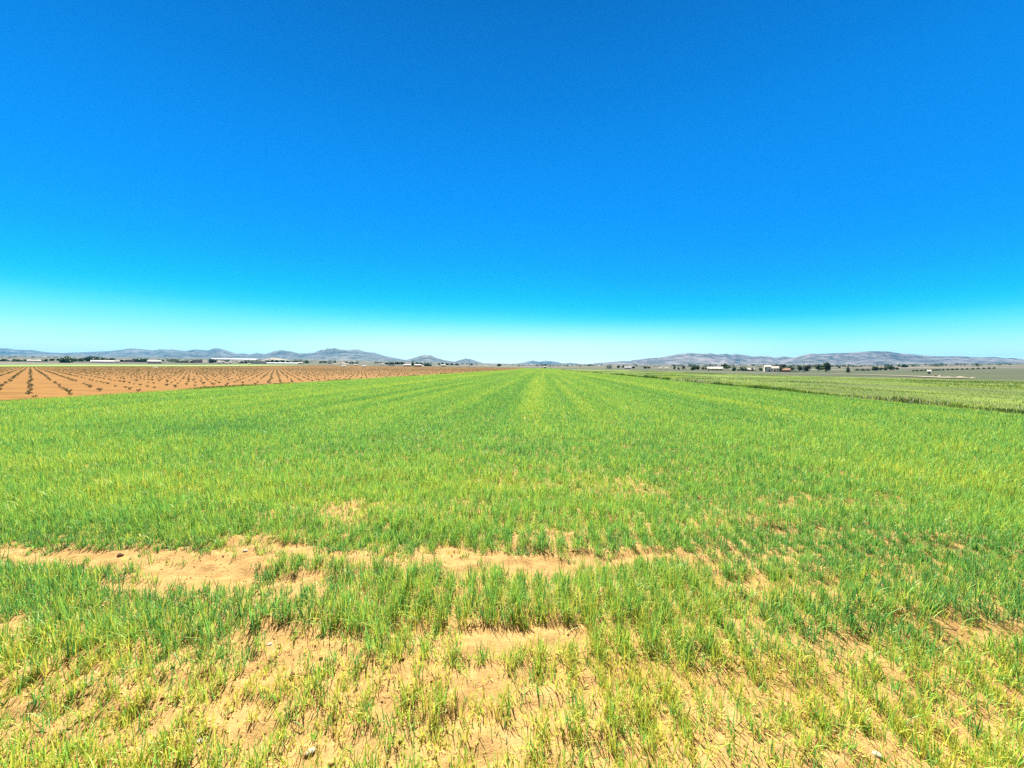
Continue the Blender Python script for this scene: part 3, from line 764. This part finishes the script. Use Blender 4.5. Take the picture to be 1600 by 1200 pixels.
def house_at(px0, px1, ytop, ybase, label, wall=None, roof=None, name='farmhouse', cat='house', group=None, nwin=2, door=True, flat=False, zr=(150, 1400), turn=0.0, depth=.6, roofpart=.35):
    wall = wall or M_white; roof = roof or M_tile
    pc = (px0 + px1) / 2
    x, y, z, Z = on_ground(pc, ybase, *zr)
    w = (px1 - px0) * Z / F; H = max((ybase - ytop) * Z / F, 1.6)
    rz = math.atan2(-x, y) + turn
    root = empty(name, (x, y, z), rz); tag(root, label, cat, group)
    d = max(min(w * depth, 14), 2.2)
    rise = 0 if flat else min(H * roofpart, d * .35); h = H - rise - (.15 if flat else .12)
    if flat:
        v, f = box(-w/2, w/2, 0, d, -.5, h); mesh_obj('wall', v, f, wall, root)
        v, f = box(-w/2 - .15, w/2 + .15, -.15, d + .15, h + .004, h + .15); mesh_obj('roof', v, f, roof, root)
    else:
        v, f = gable_walls(w, d, h, rise); mesh_obj('wall', v, f, wall, root)
        v, f = gable_roof(w, d, h, rise); mesh_obj('roof', v, f, roof, root)
    slots = nwin + (1 if door else 0)
    for k in range(slots):
        cx = -w/2 + w * (k + .5) / slots
        if door and k == slots // 2:
            dh = min(2.1, h * .75); dw = min(1.1, w / slots * .5)
            v, f = box(cx - dw/2, cx + dw/2, -.05, .05, 0, dh); mesh_obj('door', v, f, M_door, root)
        else:
            wh = min(1.2, h * .35); ww = min(1.1, w / slots * .45); zc = h * .58
            v, f = box(cx - ww/2, cx + ww/2, -.04, .05, zc - wh/2, zc + wh/2); win = mesh_obj('window', v, f, M_dark, root)
            v, f = box(cx - ww/2 - .12, cx + ww/2 + .12, -.14, .03, zc - wh/2 - .12, zc - wh/2 - .005); mesh_obj('sill', v, f, wall, win)
    return root

def mound_at(px0, px1, ytop, ybase, label, mat, name='sand_heap', cat='heap', zr=(150, 1400), group=None):
    pc = (px0 + px1) / 2; x, y, z, Z = on_ground(pc, ybase, *zr); w = (px1 - px0) * Z / F; h = (ybase - ytop) * Z / F
    V, Fc = [], []; nr, ns = 7, 18; sd_ = int(pc * 3)
    for i in range(nr):
        t = i / (nr - 1)
        for k in range(ns):
            a = 2 * math.pi * k / ns; q = (1 - t) * w / 2 * (1 + .18 * math.sin(2 * a + sd_) + .1 * math.sin(5 * a + sd_))
            V.append((math.cos(a) * q, math.sin(a) * q * .6, h * (t ** 1.0) * (1 - .3 * (1 - t) * t) * (1 + .06 * math.sin(3 * a + i)) - .05))
    for i in range(nr - 1):
        for k in range(ns):
            Fc.append((i * ns + k, i * ns + (k + 1) % ns, (i + 1) * ns + (k + 1) % ns, (i + 1) * ns + k))
    o = mesh_obj(name, V, Fc, mat, smooth=True); o.location = (x, y, z); o.rotation_euler = (0, 0, math.atan2(-x, y)); tag(o, label, cat, group)
    return o

# left of the field axis
house_at(147, 173.5, 562.8, 566.8, 'long low white farm shed beyond the vineyard', M_white, M_paleroof, 'farm_shed', 'shed', nwin=4, zr=LT, roofpart=.45)
house_at(179, 186, 563.2, 566.6, 'small white hut just past the long white shed', M_white, M_paleroof, 'field_hut', 'hut', nwin=0, zr=LT)
house_at(46, 61, 562.2, 565.2, 'low white-roofed building between the dark tree line', M_white, M_paleroof, 'farm_shed', 'shed', nwin=3, zr=LT)
house_at(233, 250, 563.4, 568, 'cream barn with a grey roof beyond the vines', M_cream, M_sheet, 'barn', 'barn', nwin=2, zr=LT, roofpart=.25)
house_at(200, 210, 560.2, 564, 'pale pink house half hidden by dark trees', M_pink, M_paleroof, 'farmhouse', 'house', nwin=2, zr=LT, flat=True)
house_at(304, 315, 561, 566, 'pale pink house with windows on the plain', M_pink, M_paleroof, 'farmhouse', 'house', nwin=3, zr=LT, flat=True)
for px0, px1, yt, yb, lb in ((339.5, 345, 565, 568.4, 'larger white hut nearest the dark round tree'), (347, 351, 564.5, 568, 'tall narrow white hut in the middle of the hut cluster'), (352, 355.5, 566.4, 568.6, 'low pale hut after the narrow white hut'),
                           (358.5, 361.5, 565.5, 568.4, 'lone tiny white hut at the end of the hut cluster')):
    house_at(px0, px1, yt, yb, lb, M_white, M_paleroof, 'field_hut', 'hut', nwin=1, door=False, zr=LT)
house_at(394.5, 407.5, 564.7, 568.8, 'white farm building with dark openings facing the vines', M_white, M_paleroof, 'farmhouse', 'house', nwin=4, zr=(300, 900), flat=True)
house_at(409.5, 415.5, 564.7, 568.8, 'small square white building next to the white farm building', M_white, M_paleroof, 'field_hut', 'hut', nwin=1, zr=(300, 900), flat=True)
house_at(387.6, 391, 567.2, 569.6, 'tiny cream hut before the white farm building', M_cream, M_paleroof, 'field_hut', 'hut', nwin=0, zr=(300, 900))
house_at(466, 473, 565.8, 568.8, 'small white house alone in the grey field', M_white, M_paleroof, 'farmhouse', 'house', nwin=2, zr=(300, 1200))
house_at(512, 518, 565.6, 568.5, 'little pale house left of the bare sand slope', M_white, M_paleroof, 'farmhouse', 'house', nwin=2, zr=(300, 1200), flat=True)
mound_at(522, 543, 564.6, 568.6, 'long pale heap of bare sand on the plain', M_sand, zr=(300, 1200))
mound_at(237, 248, 571.6, 574.4, 'small pale heap of soil at the far vineyard edge', M_sand, zr=(200, 600))
house_at(534.5, 540, 571, 573.8, 'first of two cream pump huts among the vines', M_cream, M_paleroof, 'pump_hut', 'hut', nwin=0, zr=(200, 600))
house_at(566, 571.5, 571, 573.8, 'second cream pump hut with a dark bush beside it', M_cream, M_paleroof, 'pump_hut', 'hut', nwin=0, zr=(200, 600))
house_at(553.6, 558.6, 568.8, 571, 'low whitish hut behind the pump huts', M_white, M_paleroof, 'field_hut', 'hut', nwin=0, zr=(300, 900))
house_at(595, 601, 568.2, 570.8, 'low pale hut at the end of the sand slope', M_cream, M_paleroof, 'field_hut', 'hut', nwin=1, zr=(300, 900))
house_at(631, 641.5, 568.9, 572.6, 'white house beside the tall slim cypress', M_white, M_paleroof, 'farmhouse', 'house', nwin=2, zr=(300, 900))
house_at(648, 658, 569, 573, 'pale pink-walled hut right of the slim cypress', M_pink, M_paleroof, 'farmhouse', 'house', nwin=2, zr=(300, 900))
house_at(689, 696, 569.4, 572.8, 'cream house past the wide dark bushy tree', M_cream, M_paleroof, 'farmhouse', 'house', nwin=2, zr=(300, 900))
house_at(606, 617, 569.3, 571.6, 'long low white wall-like shed before the small trees', M_white, M_paleroof, 'farm_shed', 'shed', nwin=0, door=False, zr=(300, 900), flat=True)
# long pale greenhouses
def greenhouse(px0, px1, ytop, ybase, label, zr):
    pc = (px0 + px1) / 2; x, y, z, Z = on_ground(pc, ybase, *zr); w = (px1 - px0) * Z / F; h = (ybase - ytop) * Z / F
    root = empty('greenhouse', (x, y, z), math.atan2(-x, y)); tag(root, label, 'greenhouse')
    V, Fc = [], []; d = 22.0; ns = 8
    for k in range(ns + 1):
        a = math.pi * k / ns
        for s in (-w/2, w/2): V.append((s, d/2 - math.cos(a) * d/2, h * (.45 + .55 * math.sin(a)) if 0 < k < ns else 0))
    for k in range(ns): Fc.append((2*k, 2*k+1, 2*k+3, 2*k+2))
    Fc.append(tuple(range(0, 2*ns+2, 2))[::-1]); Fc.append(tuple(range(1, 2*ns+2, 2)))
    mesh_obj('plastic_cover', V, Fc, M_plastic, root)
    v, f = box(-2.2, 2.2, -.1, .1, 0, h * .6); mesh_obj('door', v, f, M_sheet, root)
greenhouse(337, 396, 560.4, 562.6, 'very long white plastic greenhouse before the left hills', (900, 2600))
greenhouse(420, 466, 566.6, 568.2, 'long low white greenhouse beside the small square building', (400, 1400))
mound_at(411, 448, 558.3, 562.4, 'broad pale hillock of bare ground under the hills', M_sand, 'bare_hillock', 'hillock', zr=(900, 3000))
# centre and right
house_at(849.4, 853.4, 572.2, 575.2, 'tiny pink building at the far end of the wheat rows', M_pink, M_paleroof, 'farmhouse', 'house', nwin=1, zr=(520, 1400))
house_at(947.5, 956, 571, 576, 'white house left of the dark roadside trees', M_white, M_paleroof, 'farmhouse', 'house', nwin=2, zr=RT, flat=True)
house_at(976, 986, 572.4, 576.2, 'pale barn with a rounded grey roof among dark trees', M_cream, M_sheet, 'barn', 'barn', nwin=1, zr=RT, roofpart=.5)
house_at(1029, 1034, 574.4, 577, 'small white hut in the far green field', M_white, M_paleroof, 'field_hut', 'hut', nwin=0, zr=RT)
house_at(1039, 1044, 574.4, 577, 'second small white hut nearer the lone dark bush', M_white, M_paleroof, 'field_hut', 'hut', nwin=0, zr=RT)
house_at(1106, 1128, 573.3, 578.8, 'low long cream farm building beside the round-headed tree', M_cream, M_paleroof, 'farm_shed', 'shed', nwin=3, zr=RT, roofpart=.45)
house_at(1167, 1178, 575, 579.6, 'small shed with a pale cream roof behind bushes', M_tan, M_paleroof, 'farm_shed', 'shed', nwin=1, zr=RT, roofpart=.5)
house_at(1195, 1204, 570.6, 581, 'tall white gabled farmhouse', M_white, M_paleroof, 'farmhouse', 'house', nwin=1, zr=RT, depth=1.0, turn=.1, roofpart=.2)
hb = house_at(1204.6, 1216.5, 572.2, 581, 'lower white farmhouse wing with a shaded porch', M_white, M_paleroof, 'farmhouse', 'house', nwin=2, zr=RT, depth=.7, turn=.1)
house_at(1217.6, 1226, 573.6, 581.2, 'roofless tan stone ruin beside the white farmhouse', M_tan, M_tan, 'stone_ruin', 'ruin', nwin=1, zr=RT, depth=.9, flat=True)
house_at(1223.5, 1233, 575.4, 581.4, 'broken tan outbuilding with a rusty sloping roof', M_tan, M_tile, 'outbuilding', 'outbuilding', nwin=1, zr=RT, depth=.8, turn=-.3, roofpart=.55)
def pillar(px, ytop, ybase, wpx, label, mat, name, cat, zr=RT):
    x, y, z, Z = on_ground(px, ybase, *zr); w = wpx * Z / F; h = (ybase - ytop) * Z / F
    v, f = join([box(-w/2, w/2, -w/2, w/2, -.3, h * .9), box(-w * .62, w * .62, -w * .62, w * .62, h * .9 + .003, h * .96), box(-w * .4, w * .4, -w * .4, w * .4, h * .96 + .003, h)])
    o = mesh_obj(name, v, f, mat); o.location = (x, y, z); o.rotation_euler = (0, 0, math.atan2(-x, y)); return tag(o, label, cat)
pillar(1243, 571, 581.4, 2.6, 'tall white masonry pillar at the end of the low wall', M_white, 'masonry_pillar', 'pillar')
pillar(1107.3, 573.5, 581, .7, 'thin pale post standing before the cream farm building', M_cream, 'field_post', 'post')
pillar(733.5, 569, 573.4, 1.2, 'thin white post far behind the wheat edge', M_white, 'field_post', 'post', (300, 900))
x0, y0, z0, Z0 = on_ground(1240, 581.6, *RT); w0 = 14 * Z0 / F
v, f = join([box(-w0/2, w0/2, 0, .35, -.3, .9), box(-w0/2 - .05, w0/2 + .05, -.06, .41, .903, 1.0)]); o = mesh_obj('garden_wall', v, f, M_cream); o.location = (x0, y0, z0); o.rotation_euler = (0, 0, math.atan2(-x0, y0))
tag(o, 'low pale garden wall running from the ruin to the pillar', 'wall')
house_at(1252.6, 1256.4, 578.6, 581.8, 'tiny white box hut beneath the round green tree', M_white, M_paleroof, 'well_hut', 'hut', nwin=0, door=False, zr=RT, flat=True)
house_at(1449.8, 1453.8, 578, 584.4, 'slim white well house alone in the grey field', M_white, M_paleroof, 'well_house', 'hut', nwin=0, zr=(100, 500), depth=1.0)
for a, b, yt, yb, lb in ((1457, 1464, 584.8, 588, 'pale soil heap nearest the slim white well house'), (1465.5, 1474, 584.8, 588.2, 'larger pale soil heap beside the well house heap'), (1479, 1488, 587, 589.4, 'low pale soil heap midway along the bank'),
                        (1491, 1512, 587.2, 590, 'longest pale soil heap on the bank'), (1514, 1526, 588.6, 590.6, 'last low pale soil heap on the bank')):
    mound_at(a, b, yt, yb, lb, M_sand, 'soil_heap', 'heap', zr=(70, 400))
# tiny far houses scattered over the plain
far = [(88, 557), (130, 556.5), (262, 559.5), (275, 561), (70, 558.5), (20, 556), (243, 556), (500, 562), (575, 562.8), (640, 565), (660, 564.4), (700, 568), (760, 572), (770, 572), (823, 571.5), (830, 571), (836, 571.4), (860, 571.6), (872, 572),
       (890, 572.5), (935, 572.6), (1004, 570.4), (1012, 570), (1024, 570), (1032, 569.6), (1046, 570.6), (1060, 570), (1075, 571), (1095, 571.4), (1150, 571), (1170, 571.6), (1185, 572), (1260, 570.6), (1310, 575), (1345, 570.4), (1383, 565), (1378, 566.2), (1388, 566), (1402, 569.6), (1300, 571)]
for px, py in far:
    s = random.uniform(2.0, 4.2)
    house_at(px - s/2, px + s/2, py - random.uniform(1.1, 1.7), py, 'tiny white house far out on the plain below the hills', M_white, M_paleroof, 'small_house', 'house', 'tiny white houses far out on the plain', nwin=0, door=False, zr=(900, 6000))

# far scattered woodland on the plain
cl = []; ct = []
r2 = np.random.default_rng(77)
nT = 900
pxx = r2.uniform(-60, 1660, nT); Zf = np.exp(r2.uniform(math.log(900), math.log(6500), nT))
xx = Zf * FWD[0] + (pxx - 800) / F * Zf * RGT[0]; yy = Zf * FWD[1] + (pxx - 800) / F * Zf * RGT[1]
dn = fbm(xx / 260, yy / 500, 171, 3)
kk = dn > .53
for x_, y_, z_ in zip(xx[kk], yy[kk], terrain(xx[kk], yy[kk])):
    h = r2.uniform(4, 9)
    V, t = leaf_cloud([(x_ + r2.normal(0, 5), y_ + r2.normal(0, 3), z_ + h * .45) for _ in range(4)], [h * .55] * 4, 60, h * .28, int(r2.integers(1e6)), .8)
    cl.append(V); ct.append(t)
o = link(bpy.data.objects.new('far_woodland', cloud_mesh('far_woodland', np.concatenate(cl), np.concatenate(ct), M_treeleaf)))
tag(o, 'scattered dark groves far across the plain', 'woodland', kind='stuff')

# ------------------------------------------------------------------ mountains
def mountain(name, pts, D, mat, label, depth=2600, rough=.5, seed=0, cat='mountain', spread=1.25):
    pts = np.array(pts, float)
    px = np.arange(pts[0, 0], pts[-1, 0] + .01, 0.8)
    py = np.interp(px, pts[:, 0], pts[:, 1])
    ds = np.array([ray(a, b) for a, b in zip(px, py)])
    k = D / (ds[:, 0] * FWD[0] + ds[:, 1] * FWD[1])
    cx, cy, cz = ds[:, 0] * k, ds[:, 1] * k, CAMH + ds[:, 2] * k
    rad = np.hypot(cx, cy); ux, uy = cx / rad, cy / rad
    S = np.concatenate([np.linspace(-1, 0, 46), np.linspace(.06, 1, 18)])
    Sg, _ = np.meshgrid(S, px, indexing='ij')
    X = cx[None] + ux[None] * Sg * depth; Y = cy[None] + uy[None] * Sg * depth
    g = terrain(X, Y) - 12
    crest = cz[None] - g[np.argmin(abs(S))][None]
    a = 1 - np.abs(Sg)
    nz = np.abs(2 * fbm(X / 900, Y / 900, seed, 5, .55) - 1); n2 = fbm(X / 350, Y / 350, seed + 50, 4)
    prof = a ** spread
    env = np.clip(np.abs(Sg) * 2.2, 0, 1) * a ** .6
    Zz = g + np.maximum(crest, 5) * np.clip(prof + env * (rough * (.32 - nz) * 1.5 + .5 * rough * (n2 - .5)), -.2, 1.0)
    o = grid_obj(name, X, Y, Zz, mat)
    return tag(o, label, cat, kind='structure')
LRIDGE = [(-160, 548), (-80, 543), (-30, 546), (0, 544.5), (10, 544.3), (25, 546.5), (50, 547), (70, 550), (95, 551.5), (125, 550.5), (150, 549.5), (175, 548.5), (190, 546.5), (205, 544.3), (222, 545.7), (240, 547.5), (250, 545.8), (270, 546.2), (290, 548.3), (305, 546),
          (325, 547.5), (335, 544), (345, 544.8), (355, 548), (370, 553), (382, 552.2), (390, 554), (402, 551.5), (412, 553.5), (424, 557.5), (436, 562)]
MRIDGE = [(396, 562), (408, 555), (418, 552.3), (427, 549.3), (440, 547), (455, 549.3), (468, 552.5), (480, 552), (491, 551), (502, 546.5), (507, 547), (512, 544.3), (518, 545), (523, 543.6), (530, 546), (545, 547), (560, 546), (572, 550), (585, 551), (600, 556), (612, 558.5), (625, 561), (640, 563.5), (655, 566)]
mountain('mountain_range', LRIDGE, 9500, M_mtL, 'long blue-grey mountain range on the far left', seed=3)
mountain('jagged_mountain', MRIDGE, 9000, M_mtL, 'jagged blue mountain with several peaks', seed=13, rough=.7)
mountain('foothills', [(440, 566), (470, 559), (495, 556.5), (520, 553.4), (536, 551.6), (556, 553), (574, 556.5), (590, 556.2), (606, 559.5), (625, 562.4), (650, 567)], 7600, M_mtL, 'dark scrubby foothills before the jagged mountain', depth=1300, seed=23, rough=.8)
mountain('foothills', [(-120, 556), (0, 553.6), (60, 552), (110, 554.5), (160, 553.5), (230, 554), (300, 551.6), (350, 554.6), (400, 556.6), (440, 561)], 8000, M_mtL, 'low dark foothills under the long mountain range', depth=1400, seed=33, rough=.8)
mountain('conical_hill', [(618, 567), (630, 563.6), (643, 560.6), (655, 556.5), (662, 554.5), (668, 555.4), (673, 554.8), (680, 559), (695, 563), (708, 565), (722, 569)], 7000, M_mtL, 'steep conical hill with a rocky top', depth=900, seed=43, cat='hill')
mountain('round_hill', [(700, 569), (712, 564.4), (720, 562), (728, 560), (738, 562), (750, 566), (758, 569)], 8500, M_mtL, 'small rounded hill right of the conical hill', depth=800, seed=53, cat='hill')
mountain('low_hills', [(792, 572), (803, 568.6), (815, 567), (832, 563.3), (842, 565), (852, 563.5), (862, 564.4), (870, 565.5), (880, 568), (892, 567), (905, 568.5), (925, 570), (940, 573)], 10500, M_mtL, 'low blue hills beyond the end of the wheat rows', depth=900, seed=63, cat='hills')
mountain('limestone_range', [(905, 574), (920, 570), (930, 567.5), (945, 566.4), (960, 565.5), (970, 564.2), (983, 564.4), (990, 562.5), (1000, 561.8), (1013, 559.8), (1030, 558.8), (1040, 557), (1060, 553.5), (1078, 551.5), (1090, 552.5), (1100, 553), (1110, 552), (1120, 554), (1133, 552.5), (1143, 554.5), (1150, 553.2),
          (1165, 555), (1175, 557), (1190, 556.5), (1200, 556.8), (1210, 559), (1225, 556.7), (1240, 559), (1252, 560), (1270, 563), (1290, 568)], 8200, M_mtR, 'long grey limestone ridge behind the farmhouses', seed=73, rough=.6)
mountain('flat_topped_mountain', [(1215, 566), (1232, 560.5), (1245, 557.6), (1255, 555), (1265, 552.5), (1280, 553), (1300, 552), (1330, 551), (1350, 549.5), (1367, 548.6), (1390, 549.4), (1405, 551.8), (1430, 554), (1455, 556.5), (1480, 556.8), (1500, 556.5), (1530, 558.3), (1555, 557.8), (1570, 560),
          (1582, 559.4), (1600, 561.5), (1630, 563), (1680, 562), (1760, 565)], 7200, M_mtR, 'broad flat-topped limestone mountain on the right', seed=83, rough=.6, depth=2200)

# ------------------------------------------------------------------ stones and clods in the foreground
def lump(px, py, size, mat, label, name, cat, seed, flat=.6, group=None):
    d = ray(px, py); k = -CAMH / d[2]; x, y = d[0] * k, d[1] * k
    r = np.random.default_rng(seed); V, Fc = [], []; nr, ns = 6, 9
    for i in range(nr):
        t = math.pi * i / (nr - 1)
        for j in range(ns):
            a = 2 * math.pi * j / ns; q = size * (1 + .3 * (vnoise(np.array([a * 1.3 + seed]), np.array([t * 1.7]), seed)[0] - .5) * 2)
            V.append((math.sin(t) * math.cos(a) * q, math.sin(t) * math.sin(a) * q * .8, math.cos(t) * q * flat))
    for i in range(nr - 1):
        for j in range(ns): Fc.append((i * ns + j, (i + 1) * ns + j, (i + 1) * ns + (j + 1) % ns, i * ns + (j + 1) % ns))
    o = mesh_obj(name, V, Fc, mat, smooth=True); o.location = (x, y, float(terrain(x, y) + relief(np.array(x), np.array(y))) + size * flat * .35)
    o.rotation_euler = (0, 0, r.uniform(0, 6)); return tag(o, label, cat, group)
lump(1373, 1180, .022, M_stone, 'small white stone half hidden in thin yellowed wheat', 'stone', 'stone', 4, .35)
lump(421, 1006, .020, M_stone, 'small white stone on bare soil beside the dense wheat', 'stone', 'stone', 5, .35)
lump(310, 1158, .022, M_stone, 'pale flat stone among yellowed wheat tufts', 'stone', 'stone', 6, .35)
lump(485, 1180, .020, M_stone, 'largest pale flat stone on the bare front soil', 'stone', 'stone', 7, .3)
lump(384, 863, .028, M_stone, 'pale stone lying in the bare strip', 'stone', 'stone', 8, .4)
lump(188, 867, .03, M_clod, 'dark soil clod in the bare strip', 'soil_clod', 'clod', 9, .6)
lump(218, 866, .018, M_clod, 'tiny dark crumb of soil beside the dark clod', 'soil_clod', 'clod', 10, .6)
lump(888, 993, .012, M_clod, 'small dark crumb on the widest bare patch', 'soil_clod', 'clod', 12, .6)
lump(457, 1059, .018, M_clod, 'dark clod among the thin front wheat', 'soil_clod', 'clod', 14, .7)

n = 26000
y = 1.2 + 6.5 * rng.random(n) ** 1.3; x = rng.uniform(-1.45, 1.45, n) * y
cl_ = fbm(x * 2.2, y * 2.2, 301, 3); k = rng.random(n) < np.clip((cl_ - .36) * 3.2, .05, 1); x, y = x[k], y[k]; m = len(x)
r_ = .0022 * np.exp(np.abs(rng.normal(0, .75, m))); r_ = np.minimum(r_, .017)
o6 = np.array([(1, 0, 0), (0, 1, 0), (-1, 0, 0), (0, -1, 0), (0, 0, 1), (0, 0, -1.0)])
V = o6[None] * rng.uniform(.6, 1.25, (m, 6, 1)) * r_[:, None, None]; a = rng.uniform(0, 6.28, m); ca, sa = np.cos(a)[:, None], np.sin(a)[:, None]
V = np.stack([V[..., 0] * ca - V[..., 1] * sa + x[:, None], V[..., 0] * sa + V[..., 1] * ca + y[:, None], V[..., 2] * .75 + (terrain(x, y) + relief(x, y) + r_ * .25)[:, None]], -1).reshape(-1, 3)
tri = np.array([(0, 1, 4), (1, 2, 4), (2, 3, 4), (3, 0, 4), (1, 0, 5), (2, 1, 5), (3, 2, 5), (0, 3, 5)]).ravel()
lp = (np.arange(m)[:, None] * 6 + tri[None]).reshape(-1)
tag(link(bpy.data.objects.new('soil_crumbs', np_mesh('soil_crumbs', V, lp, np.arange(m * 8) * 3, np.full(m * 8, 3), M_soil))), 'fine crumbs of soil scattered over the bare ground', 'soil', kind='stuff')

# ------------------------------------------------------------------ haze
HD = 4.2e-5
v, f = box(-14500, 14500, -14500, 14500, -40, 470)
m, nt, nd, lk = new_mat('haze')
pv = N(nt, 'ShaderNodeVolumePrincipled'); pv.inputs['Color'].default_value = (0.07, 0.36, 0.66, 1); pv.inputs['Density'].default_value = HD; pv.inputs['Anisotropy'].default_value = 0.1
oo = N(nt, 'ShaderNodeOutputMaterial'); lk.new(pv.outputs[0], oo.inputs['Volume'])
hz = mesh_obj('haze', v, f, m); tag(hz, 'thin blue haze over the plain', 'haze', kind='stuff')
